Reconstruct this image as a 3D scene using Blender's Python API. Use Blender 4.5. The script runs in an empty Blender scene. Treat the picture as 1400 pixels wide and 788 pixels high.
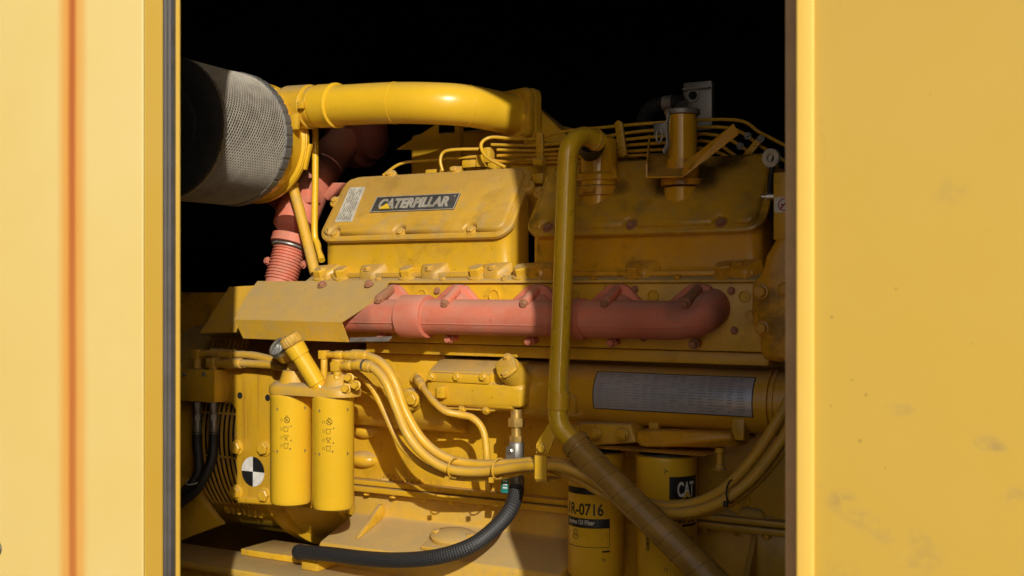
import bpy, bmesh, math, random
from mathutils import Vector, Matrix
random.seed(7)
PI = math.pi
sc = bpy.context.scene
C = sc.collection

# ------------------------------------------------------------------ camera model of the photograph (1400 x 788)
F, CX, CY = 1617.0, 700.0, 394.0
D = 2.45                       # metres from the camera to the engine's reference plane
YAW = math.radians(30)         # the genset stands at 30 degrees to the picture
c_, s_ = math.cos(YAW), math.sin(YAW)
HC = 1.20                      # camera height above the ground
ORI = Vector((0, D, HC))
ROT = -YAW

def L(px, py, y):
    """point of the genset frame (x along the engine, y into it, z up from eye height) seen at a pixel on plane y"""
    u = (px - CX) / F; v = (CY - py) / F
    t = (y + D * c_) / (u * s_ + c_)
    return Vector((t * u * c_ - (t - D) * s_, y, t * v))
def Wd(px, py, t):
    """same, but at a given distance from the camera"""
    u = (px - CX) / F; v = (CY - py) / F
    return Vector((t * u * c_ - (t - D) * s_, t * u * s_ + (t - D) * c_, t * v))
def X(px, y): return L(px, CY, y).x
def Z(px, py, y): return L(px, py, y).z
def sp(px, y):
    u = (px - CX) / F
    return (y + D * c_) / (u * s_ + c_) / F      # metres per pixel

# ------------------------------------------------------------------ mesh helpers
def catmull(pts, sub):
    pts = [Vector(p) for p in pts]
    if sub <= 1 or len(pts) < 3: return pts
    out = []
    n = len(pts)
    for i in range(n - 1):
        p1, p2 = pts[i], pts[i + 1]
        p0 = pts[i - 1] if i else p1 * 2 - p2
        p3 = pts[i + 2] if i + 2 < n else p2 * 2 - p1
        for k in range(sub):
            t = k / sub
            out.append(0.5 * ((2 * p1) + (p2 - p0) * t + (2 * p0 - 5 * p1 + 4 * p2 - p3) * t * t + (3 * p1 - p0 - 3 * p2 + p3) * t ** 3))
    out.append(pts[-1])
    return out

class MB:
    def __init__(s):
        s.bm = bmesh.new(); s.uv = s.bm.loops.layers.uv.new('UVMap')
    def box(s, x0, x1, y0, y1, z0, z1):
        v = [s.bm.verts.new(p) for p in ((x0,y0,z0),(x1,y0,z0),(x1,y1,z0),(x0,y1,z0),(x0,y0,z1),(x1,y0,z1),(x1,y1,z1),(x0,y1,z1))]
        for f in ((0,3,2,1),(4,5,6,7),(0,1,5,4),(1,2,6,5),(2,3,7,6),(3,0,4,7)): s.bm.faces.new([v[i] for i in f])
        return s
    def loft(s, rings, cap0=True, cap1=True, closed=True):
        vs = [[s.bm.verts.new(p) for p in r] for r in rings]
        n = len(vs[0])
        acc = [0.0]
        for k in range(1, len(rings)): acc.append(acc[-1] + (Vector(rings[k][0]) - Vector(rings[k-1][0])).length)
        for k in range(len(vs) - 1):
            for i in range(n if closed else n - 1):
                j = (i + 1) % n
                f = s.bm.faces.new((vs[k][i], vs[k][j], vs[k+1][j], vs[k+1][i]))
                for l, (a, b) in zip(f.loops, ((i/n, acc[k]), ((i+1)/n, acc[k]), ((i+1)/n, acc[k+1]), (i/n, acc[k+1]))): l[s.uv].uv = (a, b)
        if cap0: s.bm.faces.new(list(reversed(vs[0])))
        if cap1: s.bm.faces.new(vs[-1])
        return s
    def tube(s, pts, r, n=14, sub=6, caps=True):
        P = catmull(pts, sub)
        m = len(P)
        if isinstance(r, (list, tuple)):
            k = len(r) - 1
            R = []
            for i in range(m):
                f = i / (m - 1) * k; a = min(int(f), k - 1); R.append(r[a] + (r[a+1] - r[a]) * (f - a))
        else: R = [r] * m
        T = []
        for i in range(m):
            d = P[min(i+1, m-1)] - P[max(i-1, 0)]
            T.append(d.normalized())
        nrm = T[0].orthogonal().normalized()
        rings = []
        for i in range(m):
            if i:
                q = T[i-1].rotation_difference(T[i]); nrm = (q @ nrm); nrm = (nrm - T[i] * nrm.dot(T[i])).normalized()
            b = T[i].cross(nrm)
            rings.append([P[i] + (nrm * math.cos(2*PI*k/n) + b * math.sin(2*PI*k/n)) * R[i] for k in range(n)])
        return s.loft(rings, caps, caps)
    def lathe(s, o, ax, prof, n=32, caps=True):
        """prof: (distance along the axis, radius)"""
        o = Vector(o); ax = Vector(ax).normalized(); a = ax.orthogonal().normalized(); b = ax.cross(a)
        rings = [[o + ax * d + (a * math.cos(2*PI*k/n) + b * math.sin(2*PI*k/n)) * max(r, 1e-4) for k in range(n)] for d, r in prof]
        return s.loft(rings, caps, caps)
    def hull(s, pts):
        v = [s.bm.verts.new(p) for p in pts]
        r = bmesh.ops.convex_hull(s.bm, input=v)
        junk = list({g for k in ('geom_interior', 'geom_unused') for g in r[k] if isinstance(g, bmesh.types.BMVert)})
        if junk: bmesh.ops.delete(s.bm, geom=junk, context='VERTS')
        bmesh.ops.dissolve_limit(s.bm, angle_limit=0.02, verts=s.bm.verts[:], edges=s.bm.edges[:])
        return s
    def prism(s, pts, off):
        off = Vector(off); pts = [Vector(p) for p in pts]
        return s.loft([pts, [p + off for p in pts]])
    def poly(s, pts):
        s.bm.faces.new([s.bm.verts.new(p) for p in pts]); return s
    def sheet(s, rows, th):
        """rows of points -> strip of quads thickened by th along the face normals"""
        vs = [[s.bm.verts.new(p) for p in r] for r in rows]
        fs = []
        for a, b in zip(vs, vs[1:]):
            for i in range(len(a) - 1): fs.append(s.bm.faces.new((a[i], a[i+1], b[i+1], b[i])))
        bmesh.ops.recalc_face_normals(s.bm, faces=fs)
        bmesh.ops.solidify(s.bm, geom=fs, thickness=th)
        return s
    def build(s, name, mat, parent=None, bevel=0.0, seg=2, smooth=38, bevang=35):
        bm = s.bm
        bmesh.ops.recalc_face_normals(bm, faces=bm.faces[:])
        if bevel:
            ed = [e for e in bm.edges if len(e.link_faces) == 2 and e.calc_face_angle(0) > math.radians(bevang)]
            bmesh.ops.bevel(bm, geom=ed, offset=bevel, segments=seg, profile=0.5, affect='EDGES', clamp_overlap=True)
        me = bpy.data.meshes.new(name); bm.to_mesh(me); bm.free()
        me.materials.append(mat)
        me.shade_smooth(); me.set_sharp_from_angle(angle=math.radians(smooth))
        o = bpy.data.objects.new(name, me); C.objects.link(o)
        if parent: o.parent = parent
        return o

def circ(o, a, b, r, n, t0=0, t1=2*PI):
    o, a, b = Vector(o), Vector(a), Vector(b)
    full = abs(t1 - t0 - 2*PI) < 1e-6
    return [o + (a * math.cos(t0 + (t1-t0)*k/(n if full else n-1)) + b * math.sin(t0 + (t1-t0)*k/(n if full else n-1))) * r for k in range(n)]

def rrect(w, h, r, n=6, notch=()):
    """rounded rectangle outline (0..w, 0..h), counter-clockwise, with semicircular notches along the lower and upper edges"""
    pts = []
    def low():
        for (cx, cr) in sorted(n_ for n_ in notch_low):
            pts.append((cx - cr*1.25, 0)); 
            for k in range(7):
                a = PI + PI*k/6 * -1
                pts.append((cx + cr*math.cos(a), cr*0.35 + cr*math.sin(a)))
            pts.append((cx + cr*1.25, 0))
    notch_low = notch
    for (cx, cy, a0) in ((w-r, r, -PI/2), (w-r, h-r, 0), (r, h-r, PI/2), (r, r, PI)):
        if a0 == -PI/2:
            low()
        for k in range(n + 1):
            a = a0 + PI/2*k/n
            pts.append((cx + r*math.cos(a), cy + r*math.sin(a)))
    return pts

def inset(poly, d):
    n = len(poly); out = []
    for i in range(n):
        p0, p1, p2 = Vector(poly[i-1]), Vector(poly[i]), Vector(poly[(i+1) % n])
        e1 = (p1 - p0); e2 = (p2 - p1)
        if e1.length < 1e-9: e1 = e2
        if e2.length < 1e-9: e2 = e1
        n1 = Vector((-e1.y, e1.x)).normalized(); n2 = Vector((-e2.y, e2.x)).normalized()
        m = (n1 + n2)
        m = m.normalized() if m.length > 1e-6 else n1
        k = max(0.45, m.dot(n1))
        out.append(tuple(p1 + m * d / k))
    return out

THINGS = []
def thing(name, label, cat, group=None):
    o = bpy.data.objects.new(name, None); C.objects.link(o)
    o['label'] = label; o['category'] = cat
    if group: o['group'] = group
    o.empty_display_size = 0.05
    THINGS.append(o); return o

BOLT = {}
def bolt_mesh(mat):
    if mat.name in BOLT: return BOLT[mat.name]
    m = MB()
    m.lathe((0,0,0), (0,0,1), [(0, 1.25), (0.16, 1.25), (0.2, 1.15)], 20)
    m.lathe((0,0,0.18), (0,0,1), [(0, 1.0), (0.62, 1.0), (0.74, 0.84)], 6)
    bm = m.bm
    bmesh.ops.recalc_face_normals(bm, faces=bm.faces[:])
    me = bpy.data.meshes.new('bolt'); bm.to_mesh(me); bm.free(); me.materials.append(mat)
    me.shade_smooth(); me.set_sharp_from_angle(angle=math.radians(30))
    BOLT[mat.name] = me
    return me
def bolt(pos, dirn, r, mat, parent, name='bolt', hscale=1.0):
    o = bpy.data.objects.new(name, bolt_mesh(mat)); C.objects.link(o)
    q = Vector(dirn).to_track_quat('Z', 'Y') @ Matrix.Rotation(random.uniform(0, 1.0), 3, 'Z').to_quaternion()
    o.matrix_local = Matrix.LocRotScale(Vector(pos), q, Vector((r, r, r*hscale)))
    o.parent = parent
    return o

def text_mesh(body, size, mapf, mat, parent, name, bold=0.0, xs=1.0, ext=0.0, sub=0, align='LEFT', space=1.0):
    cu = bpy.data.curves.new(name, 'FONT'); cu.body = body; cu.size = size; cu.align_x = align
    cu.offset = bold; cu.extrude = ext; cu.space_character = space; cu.resolution_u = 4
    t = bpy.data.objects.new(name, cu); C.objects.link(t)
    dg = bpy.context.evaluated_depsgraph_get(); dg.update()
    me = bpy.data.meshes.new_from_object(t.evaluated_get(dg))
    bpy.data.objects.remove(t); bpy.data.curves.remove(cu)
    if sub:
        bm = bmesh.new(); bm.from_mesh(me)
        bmesh.ops.triangulate(bm, faces=bm.faces[:])
        for _ in range(sub): bmesh.ops.subdivide_edges(bm, edges=[e for e in bm.edges if e.calc_length() > size*0.12], cuts=1)
        bm.to_mesh(me); bm.free()
    for v in me.vertices: v.co = mapf(v.co.x * xs, v.co.y, v.co.z)
    me.name = name; me.materials.clear(); me.materials.append(mat)
    o = bpy.data.objects.new(name, me); C.objects.link(o); o.parent = parent
    return o

# ------------------------------------------------------------------ materials
def new_mat(name):
    m = bpy.data.materials.new(name); m.use_nodes = True
    nt = m.node_tree; bs = nt.nodes['Principled BSDF']
    return m, nt, bs
def nd(nt, t, **kw):
    n = nt.nodes.new(t)
    for k, v in kw.items():
        if k in n.inputs: n.inputs[k].default_value = v
        else: setattr(n, k, v)
    return n
def mixc(nt, fac, a, b):
    m = nt.nodes.new('ShaderNodeMix'); m.data_type = 'RGBA'
    for sock, v in ((m.inputs[0], fac), (m.inputs[6], a), (m.inputs[7], b)):
        if isinstance(v, bpy.types.NodeSocket): nt.links.new(v, sock)
        else: sock.default_value = v if not isinstance(v, tuple) or len(v) == 4 else (*v, 1)
    return m.outputs[2]
def math_(nt, op, a, b=None, clamp=False):
    m = nt.nodes.new('ShaderNodeMath'); m.operation = op; m.use_clamp = clamp
    for i, v in enumerate((a, b)):
        if v is None: continue
        if isinstance(v, bpy.types.NodeSocket): nt.links.new(v, m.inputs[i])
        else: m.inputs[i].default_value = v
    return m.outputs[0]
def ramp(nt, v, a, b, lo=0.0, hi=1.0):
    m = nt.nodes.new('ShaderNodeMapRange'); m.interpolation_type = 'SMOOTHSTEP'
    nt.links.new(v, m.inputs[0]); m.inputs[1].default_value = a; m.inputs[2].default_value = b; m.inputs[3].default_value = lo; m.inputs[4].default_value = hi
    return m.outputs[0]
def noise(nt, vec, scale, detail=4, rough=0.55):
    n = nd(nt, 'ShaderNodeTexNoise', Scale=scale, Detail=detail, Roughness=rough)
    if vec is not None: nt.links.new(vec, n.inputs['Vector'])
    return n.outputs['Fac']

def paint(name, col, rough=0.38, dust=0.8, film=0.12, grime=0.0, bump=0.12, dustcol=(0.36, 0.28, 0.17), grimecol=(0.035, 0.022, 0.012), vary=0.12, spec=0.5, dlo=0.6, stains=(), specks=0.5):
    m, nt, bs = new_mat(name)
    tc = nd(nt, 'ShaderNodeTexCoord'); vec = tc.outputs['Object']
    big = noise(nt, vec, 5.0, 5); fine = noise(nt, vec, 160.0, 3); mid = noise(nt, vec, 28.0, 6, 0.65)
    base = mixc(nt, ramp(nt, big, 0.3, 0.7), tuple(k*(1-vary) for k in col), tuple(min(1, k*(1+vary*0.6)) for k in col))
    # specks of worn paint
    spk = ramp(nt, noise(nt, vec, 95.0, 2), 0.67, 0.73, 0, specks)
    base = mixc(nt, spk, base, tuple(k*0.45 for k in col))
    # settled dust on what faces up, thin film everywhere
    g = nd(nt, 'ShaderNodeNewGeometry'); sx = nd(nt, 'ShaderNodeSeparateXYZ'); nt.links.new(g.outputs['Normal'], sx.inputs[0])
    up = ramp(nt, sx.outputs[2], 0.35, 0.92)
    d = math_(nt, 'MULTIPLY', up, ramp(nt, mid, 0.25, 0.70, dlo, 1.0))
    d = math_(nt, 'MULTIPLY', d, dust)
    fl = math_(nt, 'MULTIPLY', ramp(nt, mid, 0.38, 0.72), film)
    d = math_(nt, 'MAXIMUM', d, fl)
    colr = mixc(nt, d, base, dustcol)
    rg = math_(nt, 'ADD', math_(nt, 'MULTIPLY', d, 0.45), rough)
    rg = math_(nt, 'ADD', rg, math_(nt, 'MULTIPLY', math_(nt, 'SUBTRACT', mid, 0.5), 0.18), True)
    for (p, r, amt) in stains:                                # oil smears with a place of their own
        vm = nd(nt, 'ShaderNodeVectorMath', operation='DISTANCE'); nt.links.new(vec, vm.inputs[0]); vm.inputs[1].default_value = p
        dd_ = math_(nt, 'ADD', vm.outputs['Value'], math_(nt, 'MULTIPLY', math_(nt, 'SUBTRACT', noise(nt, vec, 22.0, 6, .65), 0.5), r*1.3))
        colr = mixc(nt, ramp(nt, dd_, r*0.35, r, amt, 0.0), colr, grimecol)
    if grime:
        gr = math_(nt, 'MULTIPLY', ramp(nt, noise(nt, vec, 11.0, 7, 0.7), 0.50, 0.68), grime)
        colr = mixc(nt, gr, colr, grimecol)
    nt.links.new(colr, bs.inputs['Base Color']); nt.links.new(rg, bs.inputs['Roughness'])
    bs.inputs['Specular IOR Level'].default_value = spec
    b = nd(nt, 'ShaderNodeBump', Strength=bump, Distance=0.0012)
    h = math_(nt, 'ADD', fine, math_(nt, 'MULTIPLY', mid, 1.6)); nt.links.new(h, b.inputs['Height'])
    nt.links.new(b.outputs[0], bs.inputs['Normal'])
    return m
def plain(name, col, rough=0.5, metal=0.0, var=0.15, scale=40.0, bump=0.05):
    m, nt, bs = new_mat(name)
    tc = nd(nt, 'ShaderNodeTexCoord'); n = noise(nt, tc.outputs['Object'], scale, 5)
    nt.links.new(mixc(nt, ramp(nt, n, 0.3, 0.7), tuple(k*(1-var) for k in col), tuple(min(1, k*(1+var)) for k in col)), bs.inputs['Base Color'])
    nt.links.new(ramp(nt, n, 0.2, 0.8, rough*0.8, min(1, rough*1.2)), bs.inputs['Roughness'])
    bs.inputs['Metallic'].default_value = metal
    b = nd(nt, 'ShaderNodeBump', Strength=bump, Distance=0.001); nt.links.new(n, b.inputs['Height']); nt.links.new(b.outputs[0], bs.inputs['Normal'])
    return m

YEL = (0.71, 0.41, 0.020)
M = {}
M['yellow'] = paint('yellow engine paint', YEL, 0.32, 0.75, 0.14, grime=0.30, grimecol=(0.16, 0.085, 0.02))
M['yellow_clean'] = paint('fresh yellow paint', (0.80, 0.48, 0.022), 0.30, 0.25, 0.03, specks=0.10, bump=0.04, vary=0.07)
M['yellow_dusty'] = paint('dusty yellow paint', (0.66, 0.375, 0.030), 0.5, 0.85, 0.36)
M['yellow_cover'] = paint('dusty cover paint', (0.63, 0.355, 0.032), 0.40, 0.5, 0.46, vary=0.16, grime=0.28, grimecol=(0.17, 0.10, 0.035))
M['yellow_pipe'] = paint('pipe paint', (0.78, 0.50, 0.022), 0.24, 0.2, 0.05, bump=0.03, spec=0.6)
M['yellow_shell'] = paint('cooler shell paint', (0.72, 0.40, 0.02), 0.20, 0.6, 0.08, bump=0.03, spec=0.65, dustcol=(.38, .31, .21))
M['yellow_gloss'] = paint('glossy yellow paint', (0.74, 0.40, 0.018), 0.13, 0.15, 0.04, bump=0.03, spec=0.7)
M['yellow_lid'] = paint('greasy lid paint', (0.68, 0.38, 0.025), 0.20, 0.3, 0.42, grime=0.35, dustcol=(0.25, 0.185, 0.11),
    stains=[(tuple(L(905, 252, .0)), .035, .85), (tuple(L(965, 245, .03)), .055, .9), (tuple(L(1000, 222, .06)), .05, .8), (tuple(L(850, 262, .02)), .03, .6), (tuple(L(795, 285, .0)), .02, .5), (tuple(L(1035, 300, -.03)), .03, .5), (tuple(L(728, 300, -.03)), .02, .5)])
M['yellow_oily'] = paint('oil stained yellow paint', (0.73, 0.365, 0.015), 0.24, 0.3, 0.12, grime=0.6)
M['yellow_hose'] = paint('yellow painted hose', (0.70, 0.40, 0.028), 0.38, 0.7, 0.24, bump=0.06)
M['dust_ledge'] = paint('dust covered ledge', (0.66, 0.40, 0.05), 0.55, 0.72, 0.35, dlo=0.72)
M['red'] = paint('pink primer', (0.66, 0.19, 0.115), 0.58, 0.6, 0.30, dustcol=(0.46, 0.30, 0.23), bump=0.45, vary=0.2, stains=[(tuple(L(496, 436, -.12)), .035, .35), (tuple(L(930, 420, -.12)), .04, .35), (tuple(L(980, 430, -.08)), .03, .5)], grimecol=(0.10, 0.06, 0.05))
M['red_shaded'] = paint('shade darkened primer', (0.30, 0.075, 0.045), 0.6, 0.3, 0.3, dustcol=(0.16, 0.09, 0.07), bump=0.4, vary=.3)  # shade on the turbocharger is put into this darker primer colour
M['rust_bolt'] = paint('rusty bolt', (0.36, 0.15, 0.075), 0.65, 0.4, 0.3, dustcol=(0.35, 0.24, 0.16))
M['rubber'] = plain('black rubber', (0.022, 0.022, 0.024), 0.55)
M['seal'] = plain('grey rubber seal', (0.062, 0.061, 0.064), 0.6)
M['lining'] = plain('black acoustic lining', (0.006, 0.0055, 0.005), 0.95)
M['steel'] = plain('zinc steel', (0.55, 0.54, 0.50), 0.38, 0.9)
M['dull_steel'] = plain('dull grey steel', (0.30, 0.29, 0.27), 0.5, 0.6)
M['plate_dark'] = plain('dark plate enamel', (0.10, 0.10, 0.10), 0.42, 0.5)
M['plate_letter'] = plain('worn plate letters', (0.50, 0.47, 0.40), 0.42, 0.4)
M['label_pale'] = plain('pale dusty label', (0.50, 0.47, 0.40), 0.5)
M['label_metal'] = plain('printed label foil', (0.50, 0.515, 0.575), 0.24, 0.3, 0.03, 6, 0.0)  # bluish base tint stands for sky reflected in the foil
M['faint'] = plain('faint print', (0.22, 0.225, 0.25), 0.4)
M['ink'] = plain('black ink', (0.012, 0.012, 0.012), 0.5)
M['ink_grey'] = plain('grey print', (0.10, 0.095, 0.09), 0.5)
M['white'] = plain('white decal', (0.72, 0.70, 0.64), 0.45)
M['signred'] = plain('red print', (0.42, 0.02, 0.02), 0.5)
M['decal_yellow'] = plain('yellow print', (0.75, 0.50, 0.03), 0.45)
M['brass'] = plain('brass', (0.55, 0.36, 0.10), 0.38, 0.6)
M['teal'] = plain('teal plastic', (0.02, 0.22, 0.20), 0.45)
M['glass'] = plain('dial face', (0.25, 0.25, 0.24), 0.2)
M['paper'] = plain('filter paper', (0.075, 0.068, 0.055), 0.9)
M['mesh'] = plain('galvanised mesh', (0.37, 0.335, 0.28), 0.55, 0.3)
M['rimgrey'] = plain('grey filter rim', (0.12, 0.117, 0.112), 0.55)
M['capdark'] = plain('dark filter cap', (0.012, 0.012, 0.013), 0.85)
M['ferrule'] = plain('dirty ferrule', (0.25, 0.23, 0.19), 0.45, 0.7)
M['ground'] = plain('dry earth ground', (0.52, 0.28, 0.11), 0.9, 0, 0.15, 3.0)

# braided black hose: weave from the hose's own UVs
def braid(name, col, su, sv, rough, strength, var=0.5):
    m, nt, bs = new_mat(name)
    uv = nd(nt, 'ShaderNodeUVMap'); sx = nd(nt, 'ShaderNodeSeparateXYZ'); nt.links.new(uv.outputs[0], sx.inputs[0])
    a = math_(nt, 'ADD', math_(nt, 'MULTIPLY', sx.outputs[0], su), math_(nt, 'MULTIPLY', sx.outputs[1], sv))
    b = math_(nt, 'SUBTRACT', math_(nt, 'MULTIPLY', sx.outputs[0], su), math_(nt, 'MULTIPLY', sx.outputs[1], sv))
    w = math_(nt, 'MULTIPLY', math_(nt, 'SINE', math_(nt, 'MULTIPLY', a, 2*PI)), math_(nt, 'SINE', math_(nt, 'MULTIPLY', b, 2*PI)))
    f = ramp(nt, w, -0.6, 0.6)
    nt.links.new(mixc(nt, f, tuple(k*(1-var) for k in col), tuple(k*(1+var) for k in col)), bs.inputs['Base Color'])
    bs.inputs['Roughness'].default_value = rough
    bp = nd(nt, 'ShaderNodeBump', Strength=strength, Distance=0.001); nt.links.new(f, bp.inputs['Height']); nt.links.new(bp.outputs[0], bs.inputs['Normal'])
    return m
M['braid'] = braid('black braided hose', (0.026, 0.026, 0.028), 13, 100, 0.46, 0.6, 0.6)
def wrapped(name, col):
    m, nt, bs = new_mat(name)
    uv = nd(nt, 'ShaderNodeUVMap'); sx = nd(nt, 'ShaderNodeSeparateXYZ'); nt.links.new(uv.outputs[0], sx.inputs[0])
    tc = nd(nt, 'ShaderNodeTexCoord'); n = noise(nt, tc.outputs['Object'], 25, 6)
    a = math_(nt, 'ADD', sx.outputs[0], math_(nt, 'MULTIPLY', sx.outputs[1], 26.0))
    a = math_(nt, 'ADD', a, math_(nt, 'MULTIPLY', n, 0.25))
    fr = math_(nt, 'FRACT', a)
    edge = ramp(nt, fr, 0.0, 0.10, 1.0, 0.0)
    base = mixc(nt, ramp(nt, n, 0.3, 0.7), tuple(k*0.8 for k in col), tuple(k*1.15 for k in col))
    nt.links.new(mixc(nt, math_(nt, 'MULTIPLY', edge, 0.55), base, tuple(k*0.25 for k in col)), bs.inputs['Base Color'])
    bs.inputs['Roughness'].default_value = 0.24
    bp = nd(nt, 'ShaderNodeBump', Strength=0.25, Distance=0.0015); nt.links.new(fr, bp.inputs['Height']); nt.links.new(bp.outputs[0], bs.inputs['Normal'])
    return m
M['wrap'] = wrapped('brown wrapped hose', (0.38, 0.222, 0.05))

# enclosure paint with its own marks
def panel_mat(name, col, chalk, streak_x=None, marks=False):
    m, nt, bs = new_mat(name)
    tc = nd(nt, 'ShaderNodeTexCoord'); vec = tc.outputs['Object']
    n1 = noise(nt, vec, 2.2, 5); n2 = noise(nt, vec, 14, 6, 0.6); n3 = noise(nt, vec, 70, 3)
    base = mixc(nt, ramp(nt, n1, 0.3, 0.7, 0.1, 0.75), col, chalk)
    base = mixc(nt, ramp(nt, n3, 0.66, 0.74, 0, 0.08), base, tuple(k*0.6 for k in col))
    sx = nd(nt, 'ShaderNodeSeparateXYZ'); nt.links.new(vec, sx.inputs[0])
    if streak_x is not None:
        wob = math_(nt, 'MULTIPLY', math_(nt, 'SUBTRACT', noise(nt, vec, 3.0, 2), 0.5), 0.006)
        dx = math_(nt, 'ABSOLUTE', math_(nt, 'ADD', math_(nt, 'SUBTRACT', sx.outputs[0], streak_x), wob))
        halo = ramp(nt, dx, 0.010, 0.034, 0.9, 0.0); core = ramp(nt, dx, 0.001, 0.012, 1.0, 0.0)
        mp = nd(nt, 'ShaderNodeMapping'); mp.inputs['Scale'].default_value = (60, 60, 1.4); nt.links.new(vec, mp.inputs['Vector'])
        sn = ramp(nt, noise(nt, mp.outputs[0], 1.0, 4), 0.3, 0.7, 0.75, 1.0)
        base = mixc(nt, math_(nt, 'MULTIPLY', halo, sn), base, (0.62, 0.27, 0.040))
        base = mixc(nt, math_(nt, 'MULTIPLY', core, sn), base, (0.40, 0.115, 0.030))
    if marks:
        top = ramp(nt, sx.outputs[2], -0.05, 0.45, 0.0, 0.40)
        base = mixc(nt, top, base, (0.52, 0.355, 0.11))          # tan tone blended in towards the upper half
        st = math_(nt, 'MULTIPLY', ramp(nt, n2, 0.60, 0.74), ramp(nt, sx.outputs[2], 0.0, -0.28, 0.0, 0.30))
        base = mixc(nt, st, base, (0.36, 0.27, 0.12))
        mp = nd(nt, 'ShaderNodeMapping'); mp.inputs['Scale'].default_value = (30, 30, 2.0); nt.links.new(vec, mp.inputs['Vector'])
        base = mixc(nt, ramp(nt, noise(nt, mp.outputs[0], 1.0, 5, 0.6), 0.58, 0.8, 0, 0.10), base, (0.42, 0.28, 0.09))
        def spot(px, py, rx, rz, colour, amt, soft=0.5, nz=True, slope=0.0):
            nonlocal base
            p = L(px, py, YW); k = sp(px, YW)
            dx = math_(nt, 'MULTIPLY', math_(nt, 'SUBTRACT', sx.outputs[0], p.x), 1/(rx*k*1.03))
            dzz = math_(nt, 'ADD', math_(nt, 'SUBTRACT', sx.outputs[2], p.z), math_(nt, 'MULTIPLY', math_(nt, 'SUBTRACT', sx.outputs[0], p.x), slope))
            dz = math_(nt, 'MULTIPLY', dzz, 1/(rz*k))
            r2 = math_(nt, 'ADD', math_(nt, 'MULTIPLY', dx, dx), math_(nt, 'MULTIPLY', dz, dz))
            f = ramp(nt, r2, soft, 1.0, amt, 0.0)
            if nz: f = math_(nt, 'MULTIPLY', f, ramp(nt, noise(nt, vec, 55, 5, .65), .40, .60))
            base = mixc(nt, f, base, colour)
        GREY, RUST = (0.36, 0.26, 0.12), (0.40, 0.17, 0.03)
        spot(1170, 705, 80, 22, GREY, .34, 0.0, True, .55); spot(1150, 680, 26, 16, GREY, .36, 0.0); spot(1255, 755, 40, 40, GREY, .30, 0.1)
        spot(1350, 606, 22, 15, GREY, .42, 0.1); spot(1366, 612, 14, 8, GREY, .40, 0.1, True); spot(1230, 560, 24, 12, GREY, .32, .2)
        spot(1298, 262, 30, 22, GREY, .22, .1); spot(1122, 172, 7, 16, RUST, .55, .1); spot(1126, 208, 5, 34, RUST, .22, .1); spot(1390, 680, 16, 18, GREY, .35, .2)
        for q in ((1225, 395, 2.6), (1137, 434, 3), (1165, 520, 2.2), (1184, 540, 3), (1176, 603, 3.4), (1136, 555, 2), (1210, 640, 2), (1330, 470, 1.6), (1272, 130, 1.6)):
            spot(q[0], q[1], q[2]*.8, q[2]*.8, (0.18, 0.11, 0.05), .55, .3, False)
    nt.links.new(base, bs.inputs['Base Color'])
    nt.links.new(ramp(nt, n2, 0.3, 0.7, 0.42, 0.6), bs.inputs['Roughness'])
    bs.inputs['Specular IOR Level'].default_value = 0.35
    b = nd(nt, 'ShaderNodeBump', Strength=0.10, Distance=0.006); nt.links.new(math_(nt, 'ADD', math_(nt, 'MULTIPLY', n3, .06), noise(nt, vec, 3.0, 2)), b.inputs['Height']); nt.links.new(b.outputs[0], bs.inputs['Normal'])
    return m

# ------------------------------------------------------------------ ground (not in the frame; it carries the enclosure)
g = MB(); g.poly([(-150,-150,0),(150,-150,0),(150,150,0),(-150,150,0)])
go = g.build('ground', M['ground']); go['kind'] = 'structure'

# ------------------------------------------------------------------ enclosure: front wall with an open doorway
YW = -1.071
TH = 0.040                                              # depth of the folded door frame
xl, xr = X(195, YW), X(1091, YW)
ZB, ZT, GND = -0.62, 1.035, -HC
enc = thing('generator_enclosure', 'yellow sheet metal enclosure wall framing the open doorway in front of the engine', 'enclosure')
M['panel_left'] = panel_mat('faded yellow panel paint', (0.63, 0.495, 0.165), (0.665, 0.56, 0.25), streak_x=X(99, YW))
M['panel_right'] = panel_mat('yellow panel paint', (0.585, 0.395, 0.050), (0.59, 0.42, 0.088), marks=True)
XL0, XR1 = xl - 1.6, xr + 1.7
def fold_panel(pts, z0, z1):
    m = MB(); m.prism([(x, y, z0) for x, y in pts], (0, 0, z1 - z0)); return m
# left panel: face, return and inner flange folded from one sheet
fl = 0.024
fr_ = 0.0215
M['frame'] = panel_mat('yellow frame paint', (0.57, 0.36, 0.045), (0.58, 0.40, 0.085))
M['frame_dusty'] = plain('dusty frame edge', (0.40, 0.30, 0.165), 0.7, 0, 0.12, 18.0)
lp = [(XL0, YW), (xl, YW), (xl, YW + 0.004), (XL0, YW + 0.004)]
pl = fold_panel(lp, ZB, ZT).build('wall_panel', M['panel_left'], enc, bevel=0.0018, seg=3)
pl['label'] = 'faded yellow left panel with a vertical rust streak'
lf = [(xl - 0.003, YW + 0.0045), (xl, YW + 0.0045), (xl, YW + TH), (xl + fr_, YW + TH), (xl + fr_, YW + TH + 0.003), (xl - 0.003, YW + TH + 0.003)]
fold_panel(lf, ZB, ZT).build('door_frame', M['frame'], enc, bevel=0.0008)
rp = [(XR1, YW), (xr, YW), (xr, YW + 0.004), (XR1, YW + 0.004)]
pr = fold_panel(rp, ZB, ZT).build('wall_panel', M['panel_right'], enc, bevel=0.0018, seg=3)
pr['label'] = 'scuffed yellow right panel'
rf = [(xr + 0.003, YW + 0.0045), (xr, YW + 0.0045), (xr, YW + TH), (xr - fl, YW + TH), (xr - fl, YW + TH + 0.003), (xr + 0.003, YW + TH + 0.003)]
fold_panel(rf, ZB, ZT).build('door_frame', M['frame_dusty'], enc, bevel=0.0008)
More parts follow.
